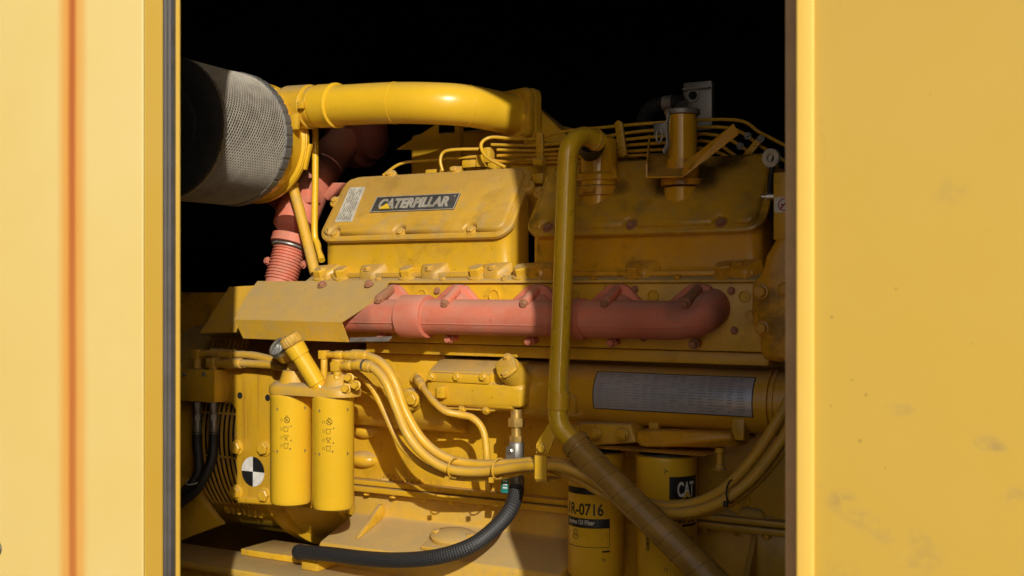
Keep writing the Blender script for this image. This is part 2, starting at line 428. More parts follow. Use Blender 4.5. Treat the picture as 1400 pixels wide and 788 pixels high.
# hemmed edge strip on the right panel
m = MB(); hx = X(1114, YW)
m.prism([(xr - 0.001, YW - 0.0035, ZB), (hx, YW - 0.0035, ZB), (hx, YW + 0.0005, ZB), (xr - 0.001, YW + 0.0005, ZB)], (0, 0, ZT - ZB))
M['hem'] = panel_mat('hem paint', (0.74, 0.50, 0.085), (0.76, 0.54, 0.13))
m.build('edge_strip', M['hem'], enc, bevel=0.0028, seg=3)
# latch button at the left edge of the picture
m = MB(); p_ = L(-5, 750, YW); m.lathe((p_.x, YW + .002, p_.z), (0, -1, 0), [(0, .0115), (.004, .0115), (.006, .0095), (.006, .006), (.003, .005)], 28); m.build('latch_button', M['plate_dark'], enc)
# rubber seal on the left flange
m = MB()
sx0 = xl + 0.0022
m.prism([(sx0 + a, YW + TH - b, ZB) for a, b in ((0, .0005), (0, .009), (.004, .011), (.0068, .0095), (.0075, .0075), (.0082, .0095), (.011, .011), (.0145, .009), (.0145, .0005))], (0, 0, ZT - ZB))
m.build('rubber_seal', M['seal'], enc, bevel=0.0015)
M['panel_plain'] = panel_mat('yellow enclosure paint', (0.58, 0.36, 0.05), (0.60, 0.40, 0.09))
m = MB(); m.box(XL0, XR1, YW, YW + 0.04, ZT + 0.002, ZT + 0.42); m.build('lintel_panel', M['panel_plain'], enc, bevel=0.003)
m = MB(); m.box(XL0, XR1, YW, YW + 0.04, GND + 0.10, ZB - 0.002); m.build('sill_panel', M['panel_plain'], enc, bevel=0.003)
yb = 1.9
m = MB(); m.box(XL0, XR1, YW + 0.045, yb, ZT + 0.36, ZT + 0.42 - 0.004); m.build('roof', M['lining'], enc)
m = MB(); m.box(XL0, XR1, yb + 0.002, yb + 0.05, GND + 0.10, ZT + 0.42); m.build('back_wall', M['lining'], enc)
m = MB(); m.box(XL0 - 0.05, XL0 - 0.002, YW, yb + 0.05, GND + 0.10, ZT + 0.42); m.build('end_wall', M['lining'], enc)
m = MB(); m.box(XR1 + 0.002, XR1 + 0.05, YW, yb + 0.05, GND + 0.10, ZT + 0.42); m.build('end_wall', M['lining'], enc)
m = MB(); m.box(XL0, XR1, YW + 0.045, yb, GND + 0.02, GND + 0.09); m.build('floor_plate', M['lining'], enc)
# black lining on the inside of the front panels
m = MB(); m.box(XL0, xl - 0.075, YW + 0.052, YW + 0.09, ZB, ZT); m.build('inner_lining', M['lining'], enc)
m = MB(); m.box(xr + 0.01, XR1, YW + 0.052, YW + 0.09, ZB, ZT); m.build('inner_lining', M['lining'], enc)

# ------------------------------------------------------------------ base frame under the engine
base = thing('base_frame', 'dusty yellow steel base rail below the engine with a dark gap behind it', 'base frame')
ZS = -0.62
m = MB(); m.box(-1.7, 1.3, -0.17, -0.03, ZS - 0.016, ZS)
m.build('top_flange', M['dust_ledge'], base, bevel=0.003)
m = MB(); m.box(-1.7, 1.3, -0.110, -0.095, GND + 0.112, ZS - 0.017); m.build('web', M['yellow'], base)
m = MB(); m.box(-1.7, 1.3, -0.17, -0.03, GND + 0.092, GND + 0.110); m.build('bottom_flange', M['yellow'], base, bevel=0.003)
m = MB(); a = X(330, -0.06); m.box(a, X(425, -0.06), -0.062, 0.05, ZS + 0.001, ZS + 0.016); m.build('foot_plate', M['yellow'], base, bevel=0.002)
m = MB(); m.box(X(428, -0.06), X(450, -0.06), -0.10, 0.0, ZS + 0.001, ZS + 0.03); m.build('foot_pad', M['yellow'], base, bevel=0.002)
m = MB(); m.box(-1.7, 1.3, 0.55, 0.70, GND + 0.092, ZS); m.build('rear_rail', M['yellow'], base, bevel=0.003)

# ================================================================== THE ENGINE
eng = thing('diesel_engine', 'large dusty yellow diesel engine with pink exhaust manifold inside the enclosure', 'engine')
def part(m, name, mat, parent=eng, **k): return m.build(name, M[mat], parent, **k)

XE0, XE1 = X(442, -0.03), X(1052, -0.05)
# --- cylinder head / deck
HF = -0.050                                              # front face of the head
m = MB(); m.prism([(XE0 - 0.03, y, z) for y, z in ((-.058, .0100), (-.058, .0150), (-.020, .0345), (.30, .0345), (.30, .0100))], (XE1 - XE0 + .03, 0, 0))
part(m, 'head_deck', 'dust_ledge', bevel=0.0015)
m = MB(); m.box(XE0, XE1, HF, 0.30, -0.116, 0.0095)
head = part(m, 'cylinder_head', 'yellow', bevel=0.002)
# core plugs between the ports
for px, py in ((577, 404), (676, 404), (784, 404), (893, 405), (1018, 406)):
    p = L(px, py, HF - .0005); r = 8.5 * sp(px, HF)
    m = MB(); m.lathe(p + Vector((0, 0.0, 0)), (0, -1, 0), [(-0.001, r), (0.0035, r), (0.0035, r*0.82), (0.0006, r*0.72), (0.0006, 0.0005)], 24)
    part(m, 'core_plug', 'yellow', head)
# --- crankcase wall with the rail under the manifold
m = MB(); m.box(X(500, -0.03), X(1051, -0.03), -0.030, 0.10, -0.142, -0.118)
part(m, 'side_rail', 'yellow', bevel=0.003)
YB = 0.10
m = MB()
m.box(X(430, YB), X(1090, YB), YB, 0.55, -0.535, -0.143)
blk = part(m, 'engine_block', 'yellow', bevel=0.003)
# the wall stands further out beside the cooler bonnet and falls back below it
m = MB(); xw0, xw1 = X(444, 0.0), X(607, 0.0); zlo = Z(560, 560, .01)
m.prism([(xw0, y, z) for y, z in ((0.0, -.143), (0.0, zlo), (.012, zlo-.022), (.05, zlo-.045), (YB+.01, zlo-.06), (YB+.01, -.143))], (xw1-xw0, 0, 0))
part(m, 'upper_wall', 'yellow', blk, bevel=.006, seg=3)
# swellings of the casting
for px, py, rx, rz, dy in ((500, 588, 20, 12, 0.03), (497, 628, 22, 12, 0.03)):
    m = MB(); o = L(px, py, YB); ex = rx * sp(px, YB) * 1.12; ez = rz * sp(px, YB)
    rings = []
    for k in range(7):
        a = PI/2 * k / 6.5
        rings.append([(o.x + ex*math.cos(a)*math.cos(t), YB + 0.004 - dy*math.sin(a), o.z + ez*math.cos(a)*math.sin(t)) for t in [2*PI*i/28 for i in range(28)]])
    m.loft(rings, False, True)
    part(m, 'casting_swelling', 'yellow', blk, smooth=60)
# rough casting lumps above the pan rail
rnd = random.Random(3)
for px0, px1, py0 in ((486, 592, 661), (945, 1062, 699), (640, 690, 677)):
    k_ = 14; pts = [L(px0 + (px1-px0)*i/k_, py0 + .10*(px0 + (px1-px0)*i/k_ - px0) + rnd.uniform(-5, 5), YB + .002) for i in range(k_+1)]
    m = MB(); m.tube(pts, [.003] + [rnd.uniform(.005, .016) for _ in range(k_-1)] + [.003], 9, 4); part(m, 'cast_ridge', 'dust_ledge', blk, smooth=50)
# raised casting marks
def emboss(body, px, py, size, y, mat='yellow', xs=0.9):
    o = L(px, py, y)
    text_mesh(body, size, lambda a, b, z: Vector((o.x + a, y - 0.0015 - z, o.z + b)), M[mat], blk, 'casting_mark', ext=0.0018, xs=xs)
emboss('8MHG 1NNA', 518, 657, 0.024, YB - 0.001)
emboss('-80', 1002, 690, 0.030, YB - 0.001)
for px, py, y, r in ((565, 546, -.028, 0.013), (523, 530, -.002, 0.008), (540, 515, -.002, 0.008)):
    bolt(L(px, py, y), (0, -1, 0), r, M['yellow'], eng)
m = MB(); m.lathe(L(565, 546, 0.0), (0, -1, 0), [(0, 0.026), (0.022, 0.024), (0.027, 0.019)], 24); part(m, 'bolt_boss', 'yellow')

# --- pan rail and oil pan ledge
zr = Z(484, 664, 0.075)
m = MB(); m.box(X(440, .075), X(1090, .075), 0.062, 0.10, zr - 0.010, zr + 0.002); m.box(X(440, .075), X(1090, .075), 0.070, 0.10, zr + 0.0045, zr + 0.0155)
part(m, 'pan_rail', 'yellow', bevel=0.0015)
for px in (498, 534, 574, 613, 654, 962, 1004, 1046):
    x = X(px, 0.07)
    o = bolt((x, 0.080, zr - 0.010), (0, 0, -1), 0.0085, M['yellow'], eng, hscale=1.3)
# ledge casting
xa, xb = X(437, -0.025), X(768, -0.02)
m = MB()
prof = [(-0.025, -0.572), (-0.030, -0.578), (-0.030, -0.66), (0.25, -0.66), (0.25, -0.45), (0.098, -0.45), (0.098, -0.526), (0.085, -0.534)]
prof = [(y, z) for y, z in prof]
m.prism([(xa, y, z) for y, z in prof], (xb - xa, 0, 0))
pan = part(m, 'oil_pan', 'dust_ledge', bevel=0.006, seg=3)
m = MB(); m.box(xb + 0.002, X(1090, 0.05), 0.085, 0.25, -0.66, zr - 0.012); part(m, 'oil_pan', 'yellow', bevel=0.004)
# gusset ribs on the ledge
m = MB(); x = X(517, .085); zt_ = Z(520, 690, .085)
m.prism([(x, y, z) for y, z in ((-.004, -.562), (.006, -.553), (.082, zt_), (.096, zt_), (.096, -.53))], (.011, 0, 0)); part(m, 'gusset', 'yellow', bevel=.002)
m = MB(); x = X(1012, 0.02); m.hull([(x, -0.02, -0.62), (x+0.012, -0.02, -0.62), (x, 0.084, zr-0.015), (x+0.012, 0.084, zr-0.015), (x, 0.084, -0.62), (x+0.012, 0.084, -0.62)]); part(m, 'gusset', 'yellow', bevel=0.002)
# elliptical cover plate on the ledge
sl = math.atan2(0.038, 0.11)
up = Vector((0, -math.sin(sl), math.cos(sl))); back = Vector((0, math.cos(sl), math.sin(sl)))
o = L(622, 733, 0.03); o.z = -0.572 + (0.03 + 0.025) * 0.345 + 0.001
def ell(r, h, k=1.0): return [o + Vector((1, 0, 0))*(r*1.55*math.cos(t) + 0.0) + back*(r*0.95*math.sin(t)) + up*h for t in [2*PI*i/32 for i in range(32)]]
m = MB(); m.loft([[o + Vector((a*0.062, 0, 0)) + back*(b*0.042) + up*h for a, b in ((-1,-1),(1,-1),(1,1),(-1,1))] for h in (0, 0.010)]); part(m, 'cover_pad', 'dust_ledge', bevel=0.003)
m = MB(); m.loft([ell(0.036, 0.008), ell(0.036, 0.020), ell(0.034, 0.022), ell(0.020, 0.027), ell(0.004, 0.029)]); part(m, 'inspection_cover', 'dust_ledge')
for sgn in (-1, 1): bolt(o + Vector((sgn*0.044, 0, 0)) + up*0.021, up, 0.009, M['yellow_dusty'], eng)
# instruction plate on the ledge
q = []
for px, py in ((671, 764), (692, 737), (766, 745), (747, 777)):
    u = (px-CX)/F; v = (CY-py)/F      # intersect with the sloping top
    t = 2.5
    for _ in range(30):
        y = t*u*s_ + (t-D)*c_; z = -0.572 + (y+0.025)*0.345 + 0.003
        t = z/v
    q.append(Vector((t*u*c_-(t-D)*s_, t*u*s_+(t-D)*c_, z)))
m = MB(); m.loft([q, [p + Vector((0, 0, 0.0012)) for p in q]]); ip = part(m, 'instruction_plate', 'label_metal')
m = MB(); rnd = random.Random(5)
for r in range(11):
    a = 0.1
    while a < 0.9:
        w = rnd.uniform(0.03, 0.12)
        if rnd.random() < 0.75:
            def bl(u, v): return (q[0]*(1-u) + q[3]*u)*(1-v) + (q[1]*(1-u) + q[2]*u)*v + Vector((0, 0, 0.0017))
            v0 = 0.1 + r*0.075
            m.poly([bl(a, v0), bl(min(a+w, .93), v0), bl(min(a+w, .93), v0+0.035), bl(a, v0+0.035)])
        a += w + 0.03
part(m, 'plate_print', 'ink_grey', ip)

# --- rocker covers
LID_Y0, LID_Z0, LID_Y1, LID_Z1 = -0.035, 0.104, 0.075, 0.250
lu = Vector((0, LID_Y1-LID_Y0, LID_Z1-LID_Z0)); LH = lu.length; lu.normalize()
ln = Vector((0, -lu.z, lu.y))                            # outward normal of the lid
def lidpt(x, h, n=0.0): return Vector((x, LID_Y0, LID_Z0)) + lu*h + ln*n
def onlid(px, py, n=0.0):
    u = (px-CX)/F; v = (CY-py)/F
    dirv = Vector((u*c_ - s_, u*s_ + c_, v)); org = Vector((D*s_, -D*c_, 0))
    p0 = lidpt(0, 0, n)
    t = (p0 - org).dot(ln) / dirv.dot(ln)
    p = org + dirv*t
    return p.x, (p - p0).dot(lu)
def rocker(xa, xb, notches, lid_mat, base_mat, label):
    W = xb - xa
    root = None
    # housing below the lid
    n = 6
    out = rrect(W, LH, 0.035, n)
    low = inset(out, 0.006)
    def top(pt): return lidpt(xa + pt[0], pt[1], 0)
    def bot(pt, z, grow):
        return Vector((xa + W/2 + (pt[0]-W/2)*(1+grow/W*2), LID_Y0 + 0.004 + (pt[1]/LH)*(LID_Y1-LID_Y0)*1.0 - grow, z + (pt[1]/LH)*0.0))
    m = MB()
    m.loft([[bot(p, 0.0200, 0.010) for p in low], [bot(p, 0.027, 0.010) for p in low], [bot(p, 0.034, 0.002) for p in low], [bot(p, 0.045, 0.0) for p in low], [top(p) - Vector((0, -0.004, 0.006)) for p in low], [top(p) for p in low]], True, True)
    housing = part(m, 'rocker_cover', base_mat, smooth=50)
    housing['label'] = label
    # lid: rim then a raised pillow with bolt notches
    m = MB()
    rim = [lidpt(xa + a, b, -0.002) for a, b in out]
    ro = inset(out, -0.004)
    m.loft([[lidpt(xa+a, b, -0.001) for a, b in ro], [lidpt(xa+a, b, 0.006) for a, b in ro], [lidpt(xa+a, b, 0.0085) for a, b in inset(out, -0.001)], [lidpt(xa+a, b, 0.009) for a, b in inset(out, 0.004)]], True, True)
    lid = part(m, 'lid', lid_mat, housing, smooth=50)
    pil = rrect(W - 0.016, LH - 0.014, 0.022, n, [(max(cx - xa - 0.008, .0385), 0.0125) for cx in notches])
    m = MB()
    def pp(a, b, h): return lidpt(xa + 0.008 + a, b + 0.007, h)
    m.loft([[pp(a, b, 0.007) for a, b in pil], [pp(a, b, 0.012) for a, b in inset(pil, 0.0008)], [pp(a, b, 0.0155) for a, b in inset(pil, 0.0022)], [pp(a, b, 0.0180) for a, b in inset(pil, 0.0046)], [pp(a, b, 0.019) for a, b in inset(pil, 0.0075)]], False, True)
    part(m, 'lid_panel', lid_mat, housing, smooth=60)
    return housing
x1a, x1b = X(437, LID_Y0), X(695, LID_Y0)
x2a, x2b = X(720, LID_Y0), X(1042, LID_Y0)
nb1 = [onlid(px, py)[0] for px, py in ((462, 321), (552, 319), (648, 317))]
nb2 = [onlid(px, py)[0] for px, py in ((753, 313), (866, 310), (989, 305))]
rc1 = rocker(x1a, x1b, nb1, 'yellow_cover', 'yellow', 'dusty sunlit cover with a name plate')
rc2 = rocker(x2a, x2b, nb2, 'yellow_lid', 'yellow_oily', 'oil stained shaded cover with two round necks')
for rc, nb, xx in ((rc1, nb1, (x1a, x1b)), (rc2, nb2, (x2a, x2b))):
    for x in nb: bolt(lidpt(x, 0.013, 0.009), ln, 0.0088, M['yellow_dusty' if rc is rc1 else 'rust_bolt'], rc)
    m = MB()
    ears = [(xx[0] - 0.004, LH*0.62), (xx[1] + 0.004, LH*0.72), (nb[0] + 0.075, LH + 0.004), (nb[1] + 0.07, LH + 0.004)]
    for x, h in ears:
        bolt(lidpt(x, h, 0.010), ln, 0.0078, M['yellow_dusty'], rc)
        m = MB(); m.lathe(lidpt(x, h, -0.004), ln, [(0, 0.015), (0.011, 0.015), (0.0135, 0.0125)], 20); part(m, 'bolt_ear', 'yellow_dusty', rc)
    m = MB(); m.box(xx[0] + .012, xx[1] - .012, -.0475, -.028, .0225, .0325); part(m, 'foot_flange', 'yellow_cover' if rc is rc1 else 'yellow_oily', rc, bevel=.003)
    # lugs along the foot of the housing with their small bolts, and head bolts in front
    W = xx[1]-xx[0]
    for fx in (0.045, 0.30, 0.63, 0.945) if rc is rc1 else (0.06, 0.17, 0.52, 0.93):
        x = xx[0] + W*fx; w = 0.030
        m = MB()
        w = .040; m.hull([(x-w, -0.028, 0.026), (x+w, -0.028, 0.026), (x-w*0.62, -0.050, 0.018), (x+w*0.25, -0.054, 0.016), (x-w*.9, -0.028, 0.052), (x+w*.8, -0.028, 0.056), (x-w*0.60, -0.049, 0.036), (x+w*0.25, -0.053, 0.034)])
        part(m, 'lug', 'yellow_cover' if rc is rc1 else 'yellow_oily', rc, bevel=0.004, seg=2)
        bolt((x - 0.006, -0.043, 0.0405), (0, -0.45, 1), 0.0085, M['yellow_dusty' if rc is rc1 else 'yellow_oily'], rc)
for px, py in ((440, 367), (468, 380), (558, 381), (653, 381), (714, 368)):
    p = L(px, py, -0.040); bolt((p.x, -0.038, 0.0245), (0, -0.48, 1), 0.0175, M['yellow'], eng, 'head_bolt', 1.35)
for px, py in ((753, 373), (869, 373), (990, 372)):
    p = L(px, py, -0.040); bolt((p.x, -0.038, 0.0245), (0, -0.48, 1), 0.0175, M['yellow_oily'], eng, 'head_bolt', 1.35)

for px in (518, 606, 690, 812, 926):
    p = L(px, 382, -.052); bolt((p.x, -.0525, .0182), (0, -.48, 1), .0062, M['yellow_dusty' if px < 700 else 'yellow_oily'], eng)
for px, py in ((598, 398), (758, 398), (868, 396), (1000, 398), (1004, 452), (880, 462)):
    bolt(L(px, py, HF - .0005), (0, -1, 0), .0062, M['rust_bolt'], eng)
# name plate on the sunlit cover
PN = 0.0192
qa = onlid(507, 291.5, PN); qb = onlid(622, 287, PN); qc = onlid(629, 265, PN); qd = onlid(515, 271, PN)
pw = ((qb[0]-qa[0]) + (qc[0]-qd[0]))/2; px0 = (qa[0]+qd[0])/2; pc = (qa[1]+qb[1]+qc[1]+qd[1])/4; ph = ((qd[1]-qa[1]) + (qc[1]-qb[1]))/2
h0 = pc - ph/2
m = MB(); m.loft([[lidpt(px0+a*pw, h0+b*ph, PN-0.001+n) for a, b in ((0,0),(1,0),(1,1),(0,1))] for n in (0, 0.0035)])
npl = part(m, 'name_plate', 'plate_dark', rc1, bevel=0.0008)
m = MB()
fr = 0.0022
for (a0, a1, b0, b1) in ((0, 1, 0, 0.035), (0, 1, 0.965, 1), (0, 0.009, 0.035, 0.965), (0.991, 1, 0.035, 0.965)):
    m.loft([[lidpt(px0+a*pw, h0+b*ph, PN+n) for a, b in ((a0,b0),(a1,b0),(a1,b1),(a0,b1))] for n in (0.0020, 0.0034)])
part(m, 'plate_border', 'plate_letter', rc1)
def fit_text(body, mapf, mat, parent, name, bold=0.0, sub=0, ext=0.0, space=1.0):
    """text scaled to the unit square; mapf(a, b, z) with a, b in 0..1"""
    o = text_mesh(body, 1.0, lambda a, b, z: Vector((a, b, z)), mat, parent, name, bold=bold, ext=ext, sub=sub, space=space)
    vs = o.data.vertices
    a0 = min(v.co.x for v in vs); a1 = max(v.co.x for v in vs); b0 = min(v.co.y for v in vs); b1 = max(v.co.y for v in vs)
    for v in vs: v.co = mapf((v.co.x-a0)/(a1-a0), (v.co.y-b0)/(b1-b0), v.co.z)
    return o
fit_text('CATERPILLAR', lambda a, b, z: lidpt(px0 + pw*(0.075 + 0.845*a), h0 + ph*(0.17 + 0.66*b), PN + 0.003 + z*0.02), M['plate_letter'], rc1, 'lettering', bold=0.042, ext=0.05)
def trip(a, b, n): return lidpt(px0 + pw*a, h0 + ph*b, PN + n)
m = MB(); m.loft([[trip(0.105, 0.15, n), trip(0.245, 0.15, n), trip(0.175, 0.50, n)] for n in (0.003, 0.0056)])
part(m, 'yellow_triangle', 'decal_yellow', rc1)
m = MB(); m.lathe(trip(0.955, 0.80, 0.0036), ln, [(0, 0.0022), (0.0006, 0.0022)], 14); part(m, 'registered_mark', 'plate_letter', rc1)
# data plate
q = [onlid(px, py, PN) for px, py in ((458, 304), (481, 303.5), (499.5, 256), (478.5, 257))]
def dq(a, b, n): 
    x = (q[0][0]*(1-a)+q[1][0]*a)*(1-b) + (q[3][0]*(1-a)+q[2][0]*a)*b
    h = (q[0][1]*(1-a)+q[1][1]*a)*(1-b) + (q[3][1]*(1-a)+q[2][1]*a)*b
    return lidpt(x, h, PN+n)
m = MB(); m.loft([[dq(a, b, n) for a, b in ((0,0),(1,0),(1,1),(0,1))] for n in (-0.001, 0.001)])
part(m, 'data_plate', 'label_pale', rc1)
m = MB(); rnd = random.Random(8)
for r in range(7):
    b = 0.05
    while b < 0.92:
        w = rnd.uniform(0.05, 0.17); e = min(b+w, .95)
        a0 = 0.13 + r*0.115
        m.poly([dq(a0, b, 0.0014), dq(a0+0.035, b, 0.0014), dq(a0+0.035, e, 0.0014), dq(a0, e, 0.0014)])
        b += w + rnd.choice((.02, .03, .12))
part(m, 'plate_print', 'ink_grey', rc1)

# --- breather and oil filler on the shaded cover
def neck(px, r, zt, y, prof):
    x = X(px, y); base_z = 0.125
    m = MB(); m.lathe((x, y, base_z), (0, 0, 1), prof, 36); return m, x
yN = 0.022
zz = lambda py, px=820: Z(px, py, yN - 0.036)
zb = 0.118
m, x = neck(819, 0.036, 0, yN, [(0, .0345), (zz(262)-.125, .0345)]); brt = part(m, 'breather', 'yellow_gloss', eng)
xB = x
m = MB(); m.lathe((xB, yN, 0), (0,0,1), [(zz(266), .0395), (zz(266)+.0005, .0415), (zz(253)-.001, .0415), (zz(253), .0395)], 36); part(m, 'clamp_band', 'yellow_oily', brt)
m = MB(); m.box(xB-.012, xB+.012, yN-.05, yN-.040, zz(263), zz(255)); part(m, 'clamp_latch', 'yellow_oily', brt, bevel=0.002)
m = MB(); m.lathe((xB, yN, 0), (0,0,1), [(zz(252), .036), (zz(246), .036), (zz(245), .0415), (zz(238), .043), (zz(236), .041), (zz(234), .0365), (zz(196), .0365), (zz(188), .034), (zz(184), .026), (zz(183), .001)], 40); part(m, 'breather_cap', 'yellow_gloss', brt)
m = MB(); m.tube([(xB-.005, yN-.03, zz(205)), L(812, 196, yN-0.07), L(806, 193, yN-0.10)], 0.0225, 20, 4); part(m, 'outlet_hose', 'rubber', brt)
for a in (-1, 1):
    m = MB(); m.hull([(xB+a*.0365, yN-.012, zz(222)), (xB+a*.0365, yN-.020, zz(244)), (xB+a*.046, yN-.012, zz(243)), (xB+a*.0365, yN-.006, zz(244))])
    part(m, 'breather_ear', 'yellow_oily', brt)
# filler neck
m, xF = neck(933, 0.036, 0, yN, [(0, .034), (zz(255, 933)-.125, .036)]); fil = part(m, 'oil_filler', 'yellow_gloss', eng)
z1 = zz(252, 933); m = MB(); m.lathe((xF, yN, 0), (0,0,1), [(z1, .0415), (z1+.012, .0415), (z1+.013, .034), (z1+.05, .034)], 36); part(m, 'clamp_band', 'yellow_oily', fil)
zt = zz(150, 935); m = MB(); m.lathe((xF, yN, 0), (0,0,1), [(z1+.02, .0285), (zt-.004, .0285)], 36); part(m, 'filler_tube', 'yellow_gloss', fil)
m = MB(); m.lathe((xF, yN, 0), (0,0,1), [(zt-.006, .030), (zt-.004, .0345), (zt+.004, .0345), (zt+.006, .031), (zt+.007, .012)], 36); part(m, 'filler_cap', 'dull_steel', fil)
m = MB(); m.hull([(xF-.012, yN-.01, zt+.006), (xF+.012, yN-.01, zt+.006), (xF-.006, yN+.01, zt+.026), (xF+.01, yN+.01, zt+.024), (xF-.02, yN, zt+.012)]); part(m, 'cap_lever', 'steel', fil, bevel=0.003)
# chain from the cap
m = MB(); pts = [L(914, 156, yN-.04), L(912, 176, yN-.046), L(913, 196, yN-.045), L(909, 206, yN-.046)]
for i, p in enumerate(catmull(pts, 5)):
    a = Vector((1,0,0)) if i % 2 else Vector((0,1,0))
    r = circ((0,0,0), a*0.5, (0,0,1), 0.0058, 10)
    m.tube([p + k for k in r] + [p + r[0]], 0.0016, 6, 1, False)
part(m, 'cap_chain', 'dull_steel', fil)
m = MB(); p = L(901, 186, yN-.045); rr_ = circ(p, (0.5,0,0), (0,0,1), 0.012, 16); m.tube(rr_+[rr_[0]], 0.0022, 8, 1, False); part(m, 'cap_ring', 'dull_steel', fil)
m = MB(); p = L(905, 176, yN-.03); m.box(p.x-.018, p.x+.012, p.y, p.y+.004, p.z-.012, p.z+.012); part(m, 'chain_tab', 'dull_steel', fil, bevel=.003)
# drip tray round the filler: a folded plate, raised on the right
yT = -0.045
tA, tB = L(884, 245, yT), L(934, 243.5, yT)
tC, tD = L(1008, 173, yT + 0.05), L(884, 190, yT + 0.14)
m = MB()
th = Vector((0, 0, 0.003))
floor_pts = [L(883, 244, yT), L(933, 243, yT), L(950, 212, yT+0.10), L(887, 212, yT+0.10)]
m.loft([floor_pts, [p + th for p in floor_pts]])
fl_ = part(m, 'drip_tray', 'yellow_oily', eng)
m = MB(); m.sheet([[L(883, 244, yT), L(883, 224, yT)], [L(887, 212, yT+.10), L(887, 184, yT+.10)]], 0.003); part(m, 'tray_side', 'yellow_oily', fl_)
m = MB(); m.sheet([[L(932, 244, yT), L(936, 223, yT-.003)], [L(1010, 184, yT+.035), L(1003, 169, yT+.030)]], 0.003); part(m, 'tray_side', 'yellow_oily', fl_)
bolt(L(943, 225, yT-.004), (-.4,-1,0.2), 0.005, M['yellow'], fl_)

# --- injection lines along the top
lines = [[(690, 190), (735, 190), (770, 180), (830, 174), (900, 168), (1004, 164), (1040, 182), (1085, 205)],
         [(672, 198), (735, 199), (800, 192), (850, 183), (900, 178), (995, 175), (1040, 200), (1085, 228)],
         [(680, 205), (735, 206), (800, 200), (850, 192), (900, 187), (980, 185), (1030, 212), (1060, 232)],
         [(680, 213), (735, 212), (800, 208), (850, 200), (900, 196), (970, 194), (1010, 216)],
         [(700, 220), (800, 214), (850, 208), (900, 205), (960, 203), (1000, 216)],
         [(640, 214), (700, 222), (800, 221), (850, 214), (900, 212), (950, 210)]]
for i, ln_ in enumerate(lines):
    m = MB(); m.tube([L(px, py, 0.10 + 0.004*i) for px, py in ln_], 0.0034, 8, 5); part(m, 'injection_line', 'yellow' if i < 3 else 'yellow_oily')
m = MB(); m.tube([L(*p) for p in ((691, 229, .075), (668, 217, .07), (659, 206, .07), (659, 195, .075), (672, 188, .09), (700, 190, .10))], 0.0038, 10, 6); part(m, 'injection_line', 'yellow')
m = MB(); m.tube([L(*p) for p in ((605, 234, .07), (602, 220, .07), (606, 209, .075), (620, 205, .08), (655, 204, .10))], 0.0038, 10, 6); part(m, 'injection_line', 'yellow')
m = MB(); m.tube([L(*p) for p in ((524, 240, .08), (548, 224, .09), (580, 220, .11), (655, 214, .11))], 0.0036, 10, 5); part(m, 'injection_line', 'yellow')
for px, py0, py1, tilt in ((737, 184, 215, 0), (847, 168, 212, 4), (1031, 192, 214, -12)):
    A_, B_ = L(px - tilt/2, py0, .088), L(px + tilt, py1, .088); w = 0.0085
    m = MB(); m.hull([A_+Vector((-w,0,0)), A_+Vector((w,0,0)), A_+Vector((0,0,.006)), B_+Vector((-w,0,0)), B_+Vector((w,0,0)), B_+Vector((0,0,-.006))] + [p + Vector((0,.008,0)) for p in (A_+Vector((-w,0,0)), A_+Vector((w,0,0)), B_+Vector((-w,0,0)), B_+Vector((w,0,0)))])
    cl = part(m, 'line_clamp', 'yellow', bevel=.001)
    for f in (0.25, 0.72): bolt(A_.lerp(B_, f) + Vector((0, -.001, 0)), (0,-1,0), 0.0036, M['yellow'], cl)
m = MB(); p = L(738, 222, .085); m.lathe(p, (1, 0, 0), [(-.012, .010), (.012, .010)], 18); part(m, 'line_fitting', 'yellow')
# small fittings behind the sunlit cover
for px, py, w, h in ((640, 224, 18, 12), (656, 220, 12, 18), (622, 232, 16, 10), (590, 236, 18, 10), (664, 212, 10, 22), (672, 228, 12, 12)):
    a, b = L(px-w/2, py+h/2, .10), L(px+w/2, py-h/2, .10)
    m = MB(); m.box(a.x, b.x, .10, .125, a.z, b.z); part(m, 'line_fitting', 'yellow', bevel=.003)

# --- intake plenum behind, with its inlet elbow wedge (in the shade)
a, b = L(560, 240, .22), L(762, 168, .22)
m = MB(); m.box(a.x, b.x, .22, .45, 0.20, b.z); plen = part(m, 'intake_plenum', 'yellow', bevel=.012, seg=3)
m = MB(); a, b = L(625, 240, .215), L(632, 172, .215); m.box(a.x, b.x, .205, .22, .2, b.z); part(m, 'plenum_rib', 'yellow', plen)
m = MB(); a, b = L(700, 245, .14), L(860, 212, .14); m.box(a.x, b.x, .13, .30, .12, b.z); part(m, 'valley_cover', 'yellow', bevel=.006)
m = MB(); a, b = L(720, 253, .11), L(745, 236, .11); m.box(a.x, b.x, .10, .14, a.z, b.z); part(m, 'valley_cover', 'yellow', bevel=.006)
# inlet wedge
m = MB(); m.hull([L(722, 134, .18), L(716, 188, .15), L(728, 142, .22), L(740, 152, .28), L(782, 182, .30), L(792, 200, .30), L(716, 200, .16), L(790, 200, .16), L(760, 168, .18), L(728, 148, .17)])
part(m, 'inlet_wedge', 'yellow', plen, bevel=.008, seg=3)
m = MB(); m.hull([L(541, 205, .22), L(600, 168, .22), L(600, 205, .22), L(541, 205, .23), L(600, 168, .26), L(600, 205, .26)]); part(m, 'plenum_gusset', 'yellow', plen)

